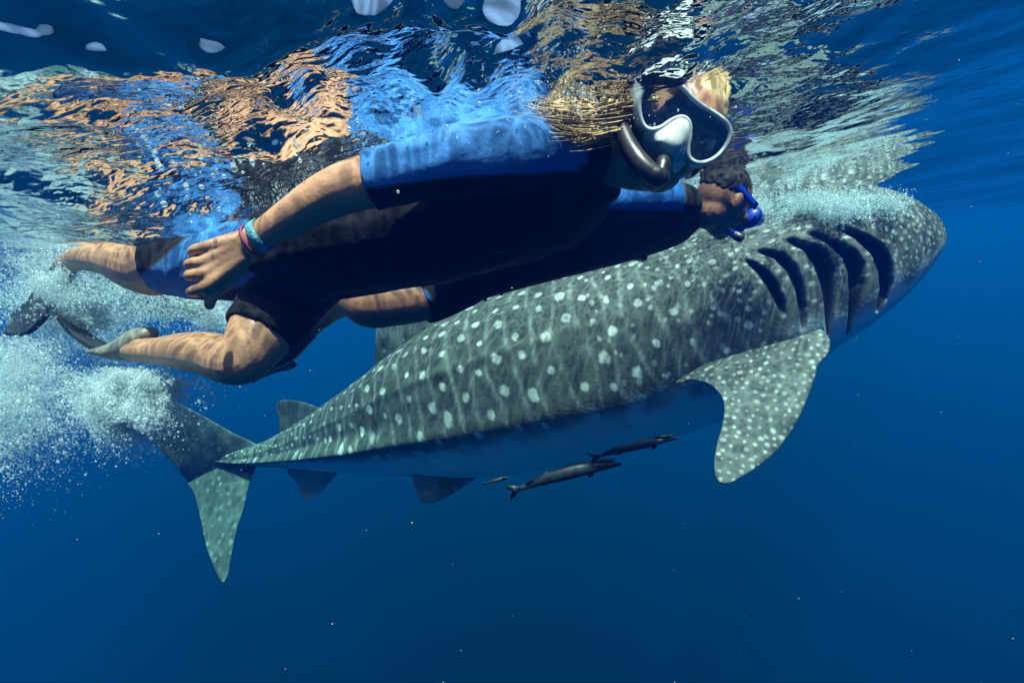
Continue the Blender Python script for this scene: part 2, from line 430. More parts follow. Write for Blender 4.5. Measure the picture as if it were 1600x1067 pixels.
        fs = [np.stack([i1[:-1, :-1], i1[1:, :-1], i1[1:, 1:], i1[:-1, 1:]], -1).reshape(-1, 4),
              np.stack([i2[:-1, :-1], i2[:-1, 1:], i2[1:, 1:], i2[1:, :-1]], -1).reshape(-1, 4),
              np.stack([i1[:-1, 0], i2[:-1, 0], i2[1:, 0], i1[1:, 0]], -1), np.stack([i1[:-1, -1], i1[1:, -1], i2[1:, -1], i2[:-1, -1]], -1),
              np.stack([i1[-1, :-1], i2[-1, :-1], i2[-1, 1:], i1[-1, 1:]], -1)]
        faces.extend(fs)
        a = np.zeros(ns * nc * 2)
        if spots:
            cnt, rmin, rmax, val = spots
            t_ = mid.reshape(-1, 3); t2_ = np.concatenate([t_, t_])
            ar = ln_[..., 0].ravel(); ids = r.choice(len(t_), cnt * 8, p=ar / ar.sum()); chosen = []
            wv = (vnoise(allv, 60.0) - .5) * .8
            for q in ids:
                pq = t_[q]
                if all(np.linalg.norm(pq - z) > rmin * 4.2 for z in chosen):
                    chosen.append(pq); rr = r.uniform(rmin, rmax)
                    dd = np.linalg.norm(t2_ - pq, axis=1) / rr + wv
                    a = np.maximum(a, val * r.uniform(.5, 1) * smoothstep(1.2, .5, dd))
                    if len(chosen) >= cnt: break
        if lines:
            a = np.maximum(a, lines * np.clip(.4 + 1.8 * (vnoise(allv, 11.0) - .5), 0, 1) * .4)
        verts.append(allv); A.append(a); B.append(np.full(len(allv), belly_val)); CAV.append(np.zeros(len(allv)))
        off += len(allv)
    def q7(x, y): return (1030 + x / 3.954, 500 + y / 3.954)
    pec = [((940,10),(420,190),2.30,2.42), ((1045,105),(200,320),2.20,2.36), ((1045,200),(105,384),2.16,2.34), ((985,275),(200,366),2.14,2.31), ((965,340),(300,390),2.12,2.27), ((920,470),(360,435),2.08,2.22), ((850,630),(395,490),2.03,2.17),
           ((770,750),(403,560),2.01,2.13), ((690,840),(390,650),1.96,2.07), ((570,930),(360,760),1.91,2.01), ((480,985),(341,870),1.88,1.95), ((430,1008),(348,955),1.87,1.91), ((395,1012),(372,1000),1.875,1.885)]
    fin([((*q7(*a), da), (*q7(*b), db)) for a, b, da, db in pec], .075, spots=(190, .006, .0115, .50), ns=220, nc=170)
    def q5(x, y): return (200 + x / 3.335, 600 + y / 3.335)
    upper = [((700,330),(520,470),4.30,4.34), ((640,298),(400,520),4.30,4.40), ((540,250),(310,500),4.26,4.36), ((400,170),(250,430),4.20,4.28), ((260,100),(120,290),4.12,4.18), ((120,40),(10,170),4.04,4.10), ((0,-10),(-60,70),3.98,4.02), ((-80,-40),(-90,-10),3.95,3.96)]
    fin([((*q5(*a), da), (*q5(*b), db)) for a, b, da, db in upper], .07, spots=(60, .012, .02, .3), lines=.25)
    lower = [((690,370),(420,440),4.30,4.38), ((664,440),(310,500),4.28,4.38), ((632,520),(345,570),4.22,4.32), ((600,650),(378,700),4.12,4.20), ((565,760),(398,800),4.04,4.10), ((540,880),(420,880),3.97,4.00), ((522,985),(455,965),3.92,3.94), ((500,1036),(485,1025),3.90,3.905)]
    fin([((*q5(*a), da), (*q5(*b), db)) for a, b, da, db in lower], .06, spots=(40, .012, .022, .3), lines=.15)
    # first dorsal
    def on_back(x): return float(np.interp(-x, -st[:, 0], st[:, 3]))
    d1 = [((790,500),(600,600),on_back(790),on_back(600)), ((748,474),(586,592),on_back(750),on_back(590)), ((715,450),(586,560),3.46,3.74), ((680,420),(587,525),3.48,3.70), ((650,395),(590,480),3.50,3.66), ((625,385),(598,430),3.54,3.62), ((612,388),(604,402),3.58,3.6)]
    fin([((*a, da), (*b, db)) for a, b, da, db in d1], .075, spots=(26, .012, .026, .8), lines=.6, ns=110, nc=90)
    d2 = [((520,650),(446,690),3.99,4.16), ((500,638),(436,684),4.02,4.17), ((480,630),(437,668),4.05,4.15), ((460,626),(436,655),4.08,4.14), ((443,625),(432,640),4.10,4.13), ((436,627),(432,630),4.11,4.12)]
    fin([((*a, da), (*b, db)) for a, b, da, db in d2], .04, ns=50, nc=40)
    an = [((540,728),(455,722),3.92,4.14), ((524,743),(449,738),3.95,4.14), ((512,757),(460,750),3.98,4.12), ((498,770),(467,764),4.01,4.10), ((486,779),(471,776),4.03,4.08), ((481,781),(476,780),4.05,4.06)]
    fin([((*a, da), (*b, db)) for a, b, da, db in an], .03, ns=40, nc=40, belly_val=.2, lines=.5)
    pel = [((765,730),(655,722),3.36,3.45), ((742,748),(644,746),3.35,3.43), ((722,762),(648,760),3.36,3.42), ((704,773),(653,773),3.37,3.41), ((688,781),(657,782),3.38,3.40), ((676,786),(664,786),3.39,3.395)]
    fin([((*a, da), (*b, db)) for a, b, da, db in pel], .04, ns=50, nc=50, lines=.5, belly_val=.05, spots=(10, .014, .02, .5))
    V = np.concatenate(verts)
    me = bpy.data.meshes.new('whale_shark')
    quads = np.concatenate(faces); tri = np.array(tri)
    nl = quads.size + tri.size
    me.vertices.add(len(V)); me.vertices.foreach_set('co', V.astype(np.float32).ravel())
    me.loops.add(nl); me.loops.foreach_set('vertex_index', np.r_[quads.ravel(), tri.ravel()].astype(np.int32))
    me.polygons.add(len(quads) + len(tri))
    me.polygons.foreach_set('loop_start', np.r_[np.arange(len(quads)) * 4, quads.size + np.arange(len(tri)) * 3].astype(np.int32))
    me.update(calc_edges=True); me.validate()
    bm = bmesh.new(); bm.from_mesh(me); bmesh.ops.recalc_face_normals(bm, faces=bm.faces); bm.to_mesh(me); bm.free()
    me.polygons.foreach_set('use_smooth', np.ones(len(me.polygons), bool))
    o = bpy.data.objects.new('whale_shark', me); COL.objects.link(o)
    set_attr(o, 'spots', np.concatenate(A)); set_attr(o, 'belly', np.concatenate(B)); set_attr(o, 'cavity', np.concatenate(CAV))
    tag(o, 'huge grey whale shark with white spots and five dark gill slits, swimming right', 'shark')
    m, nt, N, L, out = mat('whale_shark_skin')
    b = N.new('ShaderNodeBsdfPrincipled'); L.new(b.outputs[0], out.inputs[0]); b.inputs['Roughness'].default_value = .62; b.inputs['Specular IOR Level'].default_value = .3
    tc = N.new('ShaderNodeTexCoord')
    n1 = N.new('ShaderNodeTexNoise'); n1.inputs['Scale'].default_value = 7; n1.inputs['Detail'].default_value = 6; n1.inputs['Roughness'].default_value = .65
    L.new(tc.outputs['Object'], n1.inputs['Vector'])
    rp = N.new('ShaderNodeValToRGB'); rp.color_ramp.elements[0].position = .3; rp.color_ramp.elements[1].position = .72
    rp.color_ramp.elements[0].color = (.040, .047, .0455, 1); rp.color_ramp.elements[1].color = (.104, .115, .109, 1)
    L.new(n1.outputs['Fac'], rp.inputs[0])
    def at(nm):
        q = N.new('ShaderNodeAttribute'); q.attribute_name = nm; return q.outputs['Fac']
    def mixc(fac, a_, col):
        x = N.new('ShaderNodeMix'); x.data_type = 'RGBA'; L.new(fac, x.inputs[0]); L.new(a_, x.inputs[6]); x.inputs[7].default_value = (*col, 1); return x.outputs[2]
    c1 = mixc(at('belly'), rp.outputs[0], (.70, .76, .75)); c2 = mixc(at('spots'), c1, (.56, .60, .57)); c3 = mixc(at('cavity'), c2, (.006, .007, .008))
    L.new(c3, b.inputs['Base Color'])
    n2 = N.new('ShaderNodeTexNoise'); n2.inputs['Scale'].default_value = 55; n2.inputs['Detail'].default_value = 4; L.new(tc.outputs['Object'], n2.inputs['Vector'])
    bp = N.new('ShaderNodeBump'); bp.inputs['Strength'].default_value = .25; bp.inputs['Distance'].default_value = .01
    L.new(n2.outputs['Fac'], bp.inputs['Height']); L.new(bp.outputs[0], b.inputs['Normal'])
    me.materials.append(m)
build_shark()

# ------------------------------------------------------------------ swimmers
CAMF = CR @ Vector((0, 0, -1))
class Blob:                                 # closed pieces that grow together into one skin
    def __init__(s): s.v, s.f = [], []
    def add(s, v, f):
        o = len(s.v); s.v.extend(v); s.f.extend([tuple(i + o for i in q) for q in f])
    def limb(s, pts, n=None, k=20, flat=(False, False), world=False):
        # pts rows: photo x, y, distance, radius in the picture plane [, radius in depth]
        rows = []
        for p in pts:
            q = p[:3] if world else tuple(P(*p[:3])); ra = p[3]; rb = p[4] if len(p) > 4 else ra
            rows.append((*q, ra, rb))
        n = n or max(8, len(rows) * 6)
        c = catmull(rows, n)
        tan = np.gradient(c[:, :3], axis=0); tan /= np.linalg.norm(tan, axis=1)[:, None]
        A = np.cross(tan, np.array(CAMF)); bad = np.linalg.norm(A, axis=1) < .05
        A[bad] = np.cross(tan[bad], np.array([0, 0, 1.0])); A /= np.linalg.norm(A, axis=1)[:, None]
        B = np.cross(tan, A)
        rings = []
        def ring(cc, a, b, i): rings.append([cc + A[i] * a * math.cos(t) + B[i] * b * math.sin(t) for t in np.linspace(0, 2 * math.pi, k, endpoint=False)])
        if not flat[0]:
            for q in (80, 55, 28): 
                e = R(q); m_ = min(c[0, 3], c[0, 4]); ring(c[0, :3] - tan[0] * m_ * math.sin(e), c[0, 3] * math.cos(e), c[0, 4] * math.cos(e), 0)
        for i in range(n): ring(c[i, :3], c[i, 3], c[i, 4], i)
        if not flat[1]:
            for q in (28, 55, 80):
                e = R(q); m_ = min(c[-1, 3], c[-1, 4]); ring(c[-1, :3] + tan[-1] * m_ * math.sin(e), c[-1, 3] * math.cos(e), c[-1, 4] * math.cos(e), -1)
        v = [tuple(x) for r_ in rings for x in r_]; f = []
        for i in range(len(rings) - 1):
            for j in range(k):
                f.append((i * k + j, i * k + (j + 1) % k, (i + 1) * k + (j + 1) % k, (i + 1) * k + j))
        f.append(tuple(reversed(range(k)))); f.append(tuple(range((len(rings) - 1) * k, len(rings) * k)))
        s.add(v, f)
    def ball(s, c, ax, rad, nu=14, nv=22):  # ellipsoid with axes ax (3 vectors)
        v, f = [], []
        c = Vector(c)
        for i in range(nu + 1):
            t = math.pi * i / nu
            for j in range(nv):
                p_ = 2 * math.pi * j / nv
                v.append(tuple(c + ax[0] * (rad[0] * math.sin(t) * math.cos(p_)) + ax[1] * (rad[1] * math.cos(t)) + ax[2] * (rad[2] * math.sin(t) * math.sin(p_))))
        for i in range(nu):
            for j in range(nv): f.append((i * nv + j, i * nv + (j + 1) % nv, (i + 1) * nv + (j + 1) % nv, (i + 1) * nv + j))
        s.add(v, f)
    def grow(s, name, voxel, m, smooth=6, parent=None):
        o = mesh_obj(name + '_tmp', s.v, s.f)
        bm = bmesh.new(); bm.from_mesh(o.data); bmesh.ops.remove_doubles(bm, verts=bm.verts, dist=1e-6); bmesh.ops.recalc_face_normals(bm, faces=bm.faces); bm.to_mesh(o.data); bm.free()
        r_ = o.modifiers.new('r', 'REMESH'); r_.mode = 'VOXEL'; r_.voxel_size = voxel; r_.use_smooth_shade = True
        sm = o.modifiers.new('s', 'SMOOTH'); sm.factor = .5; sm.iterations = smooth
        dg = bpy.context.evaluated_depsgraph_get()
        me = bpy.data.meshes.new_from_object(o.evaluated_get(dg)); me.name = name
        bpy.data.objects.remove(o)
        q = bpy.data.objects.new(name, me); COL.objects.link(q)
        me.polygons.foreach_set('use_smooth', np.ones(len(me.polygons), bool))
        me.materials.clear(); me.materials.append(m)
        if parent: adopt(q, parent)
        return q
def coords(o):
    a = np.zeros(len(o.data.vertices) * 3, np.float32); o.data.vertices.foreach_get('co', a); return a.reshape(-1, 3).astype(float)
def put(o, v): o.data.vertices.foreach_set('co', v.astype(np.float32).ravel()); o.data.update()
def normals(o):
    a = np.zeros(len(o.data.vertices) * 3, np.float32); o.data.vertices.foreach_get('normal', a); return a.reshape(-1, 3).astype(float)

def plate(name, near, far, thick, m, parent, ns=40, nc=16, bow=0.0):   # a curved blade between two edges (root to tip)
    a = catmull([tuple(P(*p)) for p in near], ns); b = catmull([tuple(P(*p)) for p in far], ns)
    v = np.linspace(0, 1, nc)
    mid = a[:, None] * (1 - v)[None, :, None] + b[:, None] * v[None, :, None]
    nn = np.cross(np.gradient(mid, axis=0), np.gradient(mid, axis=1)); nn /= np.maximum(np.linalg.norm(nn, axis=2)[..., None], 1e-9)
    tk = thick * (1 - .6 * np.linspace(0, 1, ns))[:, None] * (1 + 1.2 * (np.abs(v - .5) > .42))[None, :]
    if bow: mid = mid + nn * (bow * np.sin(math.pi * v))[None, :, None]
    top = mid + nn * tk[..., None] / 2; bot = mid - nn * tk[..., None] / 2
    V = np.concatenate([top.reshape(-1, 3), bot.reshape(-1, 3)]); f = []
    M = ns * nc
    for i in range(ns - 1):
        for j in range(nc - 1):
            q = i * nc + j
            f.append((q, q + 1, q + nc + 1, q + nc)); f.append((M + q, M + q + nc, M + q + nc + 1, M + q + 1))
        q = i * nc; f.append((q, q + nc, M + q + nc, M + q)); q = i * nc + nc - 1; f.append((q, M + q, M + q + nc, q + nc))
    for j in range(nc - 1):
        q = j; f.append((q, M + q, M + q + 1, q + 1)); q = (ns - 1) * nc + j; f.append((q, q + 1, M + q + 1, M + q))
    o = mesh_obj(name, V, f, m)
    bm = bmesh.new(); bm.from_mesh(o.data); bmesh.ops.recalc_face_normals(bm, faces=bm.faces); bm.to_mesh(o.data); bm.free()
    return adopt(o, parent)

def tube(name, pts, rad, m, parent, k=12, closed=False, world=True, n=None):
    rows = [tuple(p) if world else tuple(P(*p)) for p in pts]
    if closed: rows = rows + rows[:1]
    n = n or len(rows) * 5
    if closed:
        ext = rows[-3:-1] + rows + rows[1:3]; c = catmull(ext, (len(ext) - 1) * 6 + 1)[12:-12 - 1]; n = len(c)
    else: c = catmull(rows, n)
    rr = np.interp(np.linspace(0, 1, n), np.linspace(0, 1, len(np.atleast_1d(rad))), np.atleast_1d(rad)) if np.ndim(rad) else np.full(n, rad)
    tan = np.gradient(c, axis=0) if not closed else (np.roll(c, -1, 0) - np.roll(c, 1, 0))
    tan /= np.linalg.norm(tan, axis=1)[:, None]
    ref = np.array([.3, .2, .93]); A = np.cross(tan, ref); A /= np.linalg.norm(A, axis=1)[:, None]; B = np.cross(tan, A)
    t = np.linspace(0, 2 * math.pi, k, endpoint=False)
    V = (c[:, None] + A[:, None] * (rr[:, None] * np.cos(t))[..., None] + B[:, None] * (rr[:, None] * np.sin(t))[..., None]).reshape(-1, 3)
    f = []
    for i in range(n if closed else n - 1):
        i2 = (i + 1) % n
        for j in range(k): f.append((i * k + j, i * k + (j + 1) % k, i2 * k + (j + 1) % k, i2 * k + j))
    if not closed: f.append(tuple(reversed(range(k)))); f.append(tuple(range((n - 1) * k, n * k)))
    o = mesh_obj(name, V, f, m)
    return adopt(o, parent) if parent else o

# --- materials
def skin_mat(name, col):
    m = principled(name, col, rough=.42, noise=.16, nscale=24, bump=.12, bscale=140, spec=.45, detail=6)
    return m
SKIN1 = skin_mat('tanned_skin', (.43, .22, .125)); SKIN2 = skin_mat('ruddy_skin', (.27, .12, .072))
def suit_mat(name, blue, black):
    m, nt, N, L, out = mat(name)
    b = N.new('ShaderNodeBsdfPrincipled'); L.new(b.outputs[0], out.inputs[0]); b.inputs['Roughness'].default_value = .72; b.inputs['Specular IOR Level'].default_value = .12; b.inputs['Sheen Weight'].default_value = .06
    at = N.new('ShaderNodeAttribute'); at.attribute_name = 'panel'       # distance to the seam, in metres, positive in the blue
    tc = N.new('ShaderNodeTexCoord')
    n1 = N.new('ShaderNodeTexNoise'); n1.inputs['Scale'].default_value = 18; n1.inputs['Detail'].default_value = 5; L.new(tc.outputs['Object'], n1.inputs['Vector'])
    rp = N.new('ShaderNodeValToRGB'); rp.color_ramp.elements[0].color = (*[c * .75 for c in blue], 1); rp.color_ramp.elements[1].color = (*[c * 1.25 for c in blue], 1)
    L.new(n1.outputs['Fac'], rp.inputs[0])
    mr = N.new('ShaderNodeMapRange'); mr.inputs[1].default_value = -.0012; mr.inputs[2].default_value = .0012; L.new(at.outputs['Fac'], mr.inputs[0])
    mx = N.new('ShaderNodeMix'); mx.data_type = 'RGBA'; L.new(mr.outputs[0], mx.inputs[0]); mx.inputs[6].default_value = (*black, 1); L.new(rp.outputs[0], mx.inputs[7])
    # stitched seam: a thin paler thread beside the panel edge
    ab = N.new('ShaderNodeMath'); ab.operation = 'ABSOLUTE'; sb = N.new('ShaderNodeMath'); sb.operation = 'ADD'; sb.inputs[1].default_value = .003
    L.new(at.outputs['Fac'], sb.inputs[0]); L.new(sb.outputs[0], ab.inputs[0])
    ms = N.new('ShaderNodeMapRange'); ms.inputs[1].default_value = .0006; ms.inputs[2].default_value = .0014; ms.inputs[3].default_value = .5; ms.inputs[4].default_value = 0; L.new(ab.outputs[0], ms.inputs[0])
    m2 = N.new('ShaderNodeMix'); m2.data_type = 'RGBA'; L.new(ms.outputs[0], m2.inputs[0]); L.new(mx.outputs[2], m2.inputs[6]); m2.inputs[7].default_value = (.16, .14, .16, 1)
    L.new(m2.outputs[2], b.inputs['Base Color'])
    n2 = N.new('ShaderNodeTexNoise'); n2.inputs['Scale'].default_value = 26; n2.inputs['Detail'].default_value = 5; L.new(tc.outputs['Object'], n2.inputs['Vector'])
    bp = N.new('ShaderNodeBump'); bp.inputs['Strength'].default_value = .45; bp.inputs['Distance'].default_value = .012; L.new(n2.outputs['Fac'], bp.inputs['Height']); L.new(bp.outputs[0], b.inputs['Normal'])
    return m
SUIT = suit_mat('neoprene', (.034, .15, .40), (.0045, .0047, .0055))
SUIT2 = suit_mat('neoprene_bright', (.014, .10, .34), (.0045, .0047, .0055))
RUBBER = principled('black_rubber', (.018, .018, .02), rough=.38, bump=.1, bscale=90)
GREYRUB = principled('grey_rubber', (.20, .19, .165), rough=.55, noise=.25, nscale=40, bump=.1)
SILIC = principled('white_silicone', (.46, .52, .51), rough=.34, noise=.08, nscale=60, bump=.05, spec=.5)
SNORK = principled('smoky_snorkel', (.022, .020, .022), rough=.36, noise=.5, nscale=35, spec=.6)
BLUEP = principled('blue_silicone', (.008, .045, .42), rough=.35, noise=.15, nscale=50)
TEALB = principled('teal_band', (.07, .26, .33), rough=.6, noise=.5, nscale=180, bump=.3, bscale=200)
PINKB = principled('maroon_band', (.28, .03, .09), rough=.5)
def hair_mat(name, a, b_):
    m, nt, N, L, out = mat(name)
    b = N.new('ShaderNodeBsdfPrincipled'); L.new(b.outputs[0], out.inputs[0]); b.inputs['Roughness'].default_value = .45
    at = N.new('ShaderNodeAttribute'); at.attribute_name = 'shade'
    mx = N.new('ShaderNodeMix'); mx.data_type = 'RGBA'; L.new(at.outputs['Fac'], mx.inputs[0]); mx.inputs[6].default_value = (*a, 1); mx.inputs[7].default_value = (*b_, 1)
    L.new(mx.outputs[2], b.inputs['Base Color']); return m
BLOND = hair_mat('blond_hair', (.22, .115, .04), (.82, .60, .30)); DARKH = hair_mat('dark_hair', (.008, .007, .006), (.03, .022, .017)); DARKH.node_tree.nodes['Principled BSDF'].inputs['Roughness'].default_value = .85
EYE = principled('eye_white', (.6, .58, .55), rough=.2); IRIS = principled('iris', (.03, .02, .012), rough=.15)
def lens_mat(name, tint, gloss):
    m, nt, N, L, out = mat(name)
    t = N.new('ShaderNodeBsdfTransparent'); t.inputs[0].default_value = (*tint, 1)
    g_ = N.new('ShaderNodeBsdfGlossy'); g_.inputs['Roughness'].default_value = .02; g_.inputs['Color'].default_value = (.8, .95, 1, 1)
    mx = N.new('ShaderNodeMixShader'); mx.inputs[0].default_value = gloss; L.new(t.outputs[0], mx.inputs[1]); L.new(g_.outputs[0], mx.inputs[2]); L.new(mx.outputs[0], out.inputs[0]); return m
LENS = lens_mat('tempered_glass', (.66, .70, .71), .05); LENS2 = lens_mat('blue_glass', (.3, .45, .8), .15)

def strands(name, specs, m, parent, seed=1):   # specs: (count, path points (px,py,d), start spread, end spread, radius)
    r = np.random.default_rng(seed); V, f, sh = [], [], []
    for cnt, path, s0, s1, rad in specs:
        base = catmull([tuple(P(*p)) for p in path], 14)
        L_ = np.linspace(0, 1, 14)
        for _ in range(cnt):
            end = r.uniform(.55, 1.0); o0 = r.normal(0, 1, 3); o1 = r.normal(0, 1, 3); ph = r.uniform(0, 6.28, 3)
            n0 = np.linalg.norm(o0); o0 = o0 / n0 * min(n0, 1.6)
            idx = L_ * end
            c = np.stack([np.interp(idx, L_, base[:, i]) for i in range(3)], 1)
            c = c + o0 * s0 * (1 - idx[:, None]) + o1 * s1 * idx[:, None] + (np.sin(idx[:, None] * r.uniform(4, 11) + ph) * .004 * idx[:, None])
            tan = np.gradient(c, axis=0); tan /= np.linalg.norm(tan, axis=1)[:, None]
            A = np.cross(tan, (.1, .3, .95)); A /= np.linalg.norm(A, axis=1)[:, None]; B = np.cross(tan, A)
            rr = rad * r.uniform(.6, 1.2) * (1 - .8 * L_ ** 2)
            o = len(V); shade = float(np.clip(r.normal(.5, .3), 0, 1))
            for i in range(14):
                for j in range(3):
                    t = j * 2.0944; V.append(c[i] + (A[i] * math.cos(t) + B[i] * math.sin(t)) * rr[i]); sh.append(shade)
            for i in range(13):
                for j in range(3): f.append((o + i * 3 + j, o + i * 3 + (j + 1) % 3, o + i * 3 + 3 + (j + 1) % 3, o + i * 3 + 3 + j))
    o = mesh_obj(name, V, f, m); set_attr(o, 'shade', sh)
    return adopt(o, parent) if parent else o

def head(B, H, R_, U_, N_):                  # skull, jaw, nose, ears into blob B; frame: right, crown, out of the face
    ax = (R_, U_, N_)
    w = lambda x, y, z: H + R_ * x + U_ * y + N_ * z
    B.ball(w(0, .012, -.090), ax, (.073, .098, .094))
    B.ball(w(0, -.020, -.050), ax, (.066, .075, .062))
    B.ball(w(0, -.072, -.042), ax, (.052, .045, .050))
    B.ball(w(0, -.098, -.020), ax, (.026, .020, .022))
    B.ball(w(0, -.020, .012), ax, (.011, .022, .016)); B.ball(w(0, -.034, .018), ax, (.016, .010, .012))
    for s_ in (-1, 1):
        B.ball(w(s_ * .033, .020, -.002), ax, (.026, .010, .014))       # brow
        B.ball(w(s_ * .040, -.028, -.010), ax, (.024, .020, .018))      # cheek
        B.ball(w(s_ * .077, -.012, -.088), (R_ * .9 + N_ * -.3 * s_, U_, N_), (.008, .031, .018))
    B.ball(w(0, -.064, .004), ax, (.024, .007, .009)); B.ball(w(0, -.076, .003), ax, (.022, .007, .009))   # lips
    return w

def frame(nc, uc):
    N_ = dirc(*nc); U_ = dirc(*uc); U_ = (U_ - N_ * U_.dot(N_)).normalized(); R_ = U_.cross(N_); return R_, U_, N_

def swimmer_one():
    root = empty('person', P(660, 365, 1.17))
    tag(root, 'blond snorkeller in black and blue wetsuit and white mask, nearest the camera', 'person')
    R_, U_, N_ = frame((-.05, -.26, .96), (.53, .848, 0))
    H = P(1071, 203, .915)
    B = Blob(); w = head(B, H, R_, U_, N_)
    nb = w(0, -.055, -.095); nb0 = w(0, .0, -.10)
    B.limb([(*nb0, .055), (*nb, .056), (*P(958, 250, 1.05), .054), (*P(925, 262, 1.09), .048)], world=True)
    # trunk under the suit
    B.limb([(830,312,1.14,.09,.14), (790,322,1.15,.115,.16), (660,365,1.18,.10,.14), (520,385,1.21,.105,.15), (450,402,1.23,.09,.13)])
    # near arm, elbow at the sleeve's edge, hand on the thigh
    B.limb([(885,235,.99,.058), (800,243,.94,.054), (700,257,.93,.048), (610,276,.93,.047,.045), (560,288,.935,.0475,.045), (510,307,.945,.043,.041), (455,340,.96,.0355,.034), (412,366,.975,.0285,.025), (390,379,.98,.0275,.022)])
    def h(x, y, d): return (240 + x / 5.333, 300 + y / 5.333, d)
    hd = .975
    for (x, y), (kx, ky), (mx_, my), (tx, ty) in (((760,390),(455,452),(350,478),(322,505)), ((750,430),(430,575),(315,592),(292,612)), ((740,480),(430,675),(318,690),(292,704)), ((720,540),(455,775),(345,818),(312,838))):
        B.limb([(*h(x, y, hd + .005), .019, .016), (*h((x + kx) / 2, (y + ky) / 2, hd - .006), .0155, .014), (*h(kx, ky, hd - .014), .0115), (*h(mx_, my, hd - .012), .0098), (*h(tx, ty, hd + .004), .0096), (*h(tx + 30, ty + 4, hd + .022), .0092), (*h(tx + 80, ty + 5, hd + .028), .0085)], k=14)
    B.limb([(*h(640,520,hd + .012), .024, .016), (*h(560,640,hd + .012), .026, .014)], k=14)
    B.limb([(*h(720,560,hd + .012), .022, .016), (*h(610,720,hd + .010), .018, .014), (*h(525,820,hd + .006), .0125), (*h(478,890,hd + .004), .0112), (*h(466,945,hd + .008), .0098)], k=14)
    # far arm, along the other side
    B.limb([(900,250,1.30,.05), (780,262,1.38,.045), (650,300,1.42,.042), (540,330,1.45,.03), (500,345,1.45,.03)])
    # near leg: knee low, calf rising into the foam
    B.limb([(480,395,1.20,.095), (380,408,1.27,.088), (300,411,1.33,.084), (262,411,1.36,.080), (236,418,1.40,.077), (203,412,1.45,.068), (168,406,1.52,.048), (130,404,1.62,.038), (105,412,1.72,.032), (92,425,1.76,.028)])
    # far leg: thigh hanging, shin trailing
    B.limb([(490,405,1.34,.10), (450,455,1.28,.092), (412,515,1.20,.076), (383,556,1.16,.060), (362,563,1.17,.056), (325,553,1.23,.053), (285,549,1.29,.047), (245,548,1.35,.035), (214,547,1.40,.033), (196,543,1.43,.030)])
    body = B.grow('body', .0033, SKIN1, 5, root); body['label'] = 'tanned skin of the blond snorkeller'
    for s_ in (-1, 1):
        e = Blob(); e.ball(w(s_ * .032, .003, -.003), (R_, U_, N_), (.012, .009, .012)); q = mesh_obj('eye', e.v, e.f, EYE); adopt(q, body)
        e = Blob(); e.ball(w(s_ * .032, .003, .0065), (R_, U_, N_), (.0055, .0055, .0035)); q = mesh_obj('iris', e.v, e.f, IRIS); adopt(q, body)
    # --- wetsuit
    W = Blob()
    W.limb([(950,262,1.07,.066,.068), (925,270,1.09,.082,.10), (880,288,1.12,.128,.19), (790,320,1.15,.136,.19), (660,365,1.18,.120,.165), (520,385,1.22,.126,.175), (450,402,1.24,.115,.16)], flat=(True, False))
    W.limb([(905,248,1.03,.068), (860,234,.98,.076), (800,240,.94,.070), (700,256,.93,.061), (640,268,.93,.056), (576,284,.932,.0545,.052)], flat=(False, True))
    W.limb([(910,255,1.28,.072), (780,262,1.38,.058), (650,300,1.42,.052)])
    W.limb([(490,394,1.20,.115), (380,408,1.27,.101), (300,411,1.33,.092), (262,411,1.36,.0875)], flat=(False, True))
    W.limb([(500,400,1.34,.115), (455,452,1.28,.104), (424,497,1.22,.090), (404,524,1.19,.081)], flat=(False, True))
    suit = W.grow('wetsuit', .0050, SUIT, 5, root); suit['label'] = 'black wetsuit with blue shoulder and thigh panels'
    v = coords(suit); nn = normals(suit)
    # folds on the shoulder and at the joints
    fold = (np.sin(vnoise(v, 8.0) * 22 + v[:, 0] * 16) * .5) * .0028 + (vnoise(v, 16.0) - .5) * .006
    v2 = v + nn * fold[:, None]; put(suit, v2)
    px = to_px(v)
    dep = ((v - np.array(CAM)) @ CRn)[:, 2] * -1
    sh = poly_sdf(px, [(540,296),(600,290),(660,282),(750,274),(860,269),(902,267),(916,254),(922,236),(908,216),(885,200),(840,160),(770,150),(540,200)]) / F * .95
    th = poly_sdf(px, [(220,430),(252,406),(270,390),(300,366),(330,350),(380,344),(430,352),(430,400),(380,445),(340,458),(285,466),(220,480)]) / F * 1.25
    panel = np.where(dep < 1.10, -sh, np.where((px[:, 0] < 430) & (px[:, 1] < 480), -th, -.1))
    panel = np.where((px[:, 0] > 520) & (dep > 1.10), -.1, panel)
    set_attr(suit, 'panel', panel)
    # hem and collar piping
    def hem(o, d0, d1, rad, mat_): pass
    # --- wristbands
    cA, cB = P(404, 371, .977), P(394, 377, .979)
    ax = (cA - cB).normalized(); up = ax.cross(CAMF).normalized(); dn = ax.cross(up)
    def band(name, c, ra, rb, width, m):
        V, f = [], []; n = 40
        prof = [(-.5, 0), (-.45, .0022), (.45, .0022), (.5, 0)]
        for i in range(n):
            t = 2 * math.pi * i / n
            for a_, o_ in prof: V.append(c + ax * (a_ * width) + up * ((ra + o_) * math.cos(t)) + dn * ((rb + o_) * math.sin(t)))
        for i in range(n):
            for j in range(3): f.append((i * 4 + j, ((i + 1) % n) * 4 + j, ((i + 1) % n) * 4 + j + 1, i * 4 + j + 1))
        return adopt(mesh_obj(name, V, f, m), root)
    band('wristband', P(407, 369, .977), .0300, .028, .017, TEALB)['label'] = 'teal woven wristband'
    band('wristband', P(394, 377.5, .979), .031, .027, .005, PINKB)['label'] = 'thin maroon wristband'
    # --- fins on the feet
    fa = empty('swim_fin', P(200, 545, 1.43)); adopt(fa, root); fa['label'] = 'black fin with grey foot pocket trailing below the thigh'
    Bf = Blob()
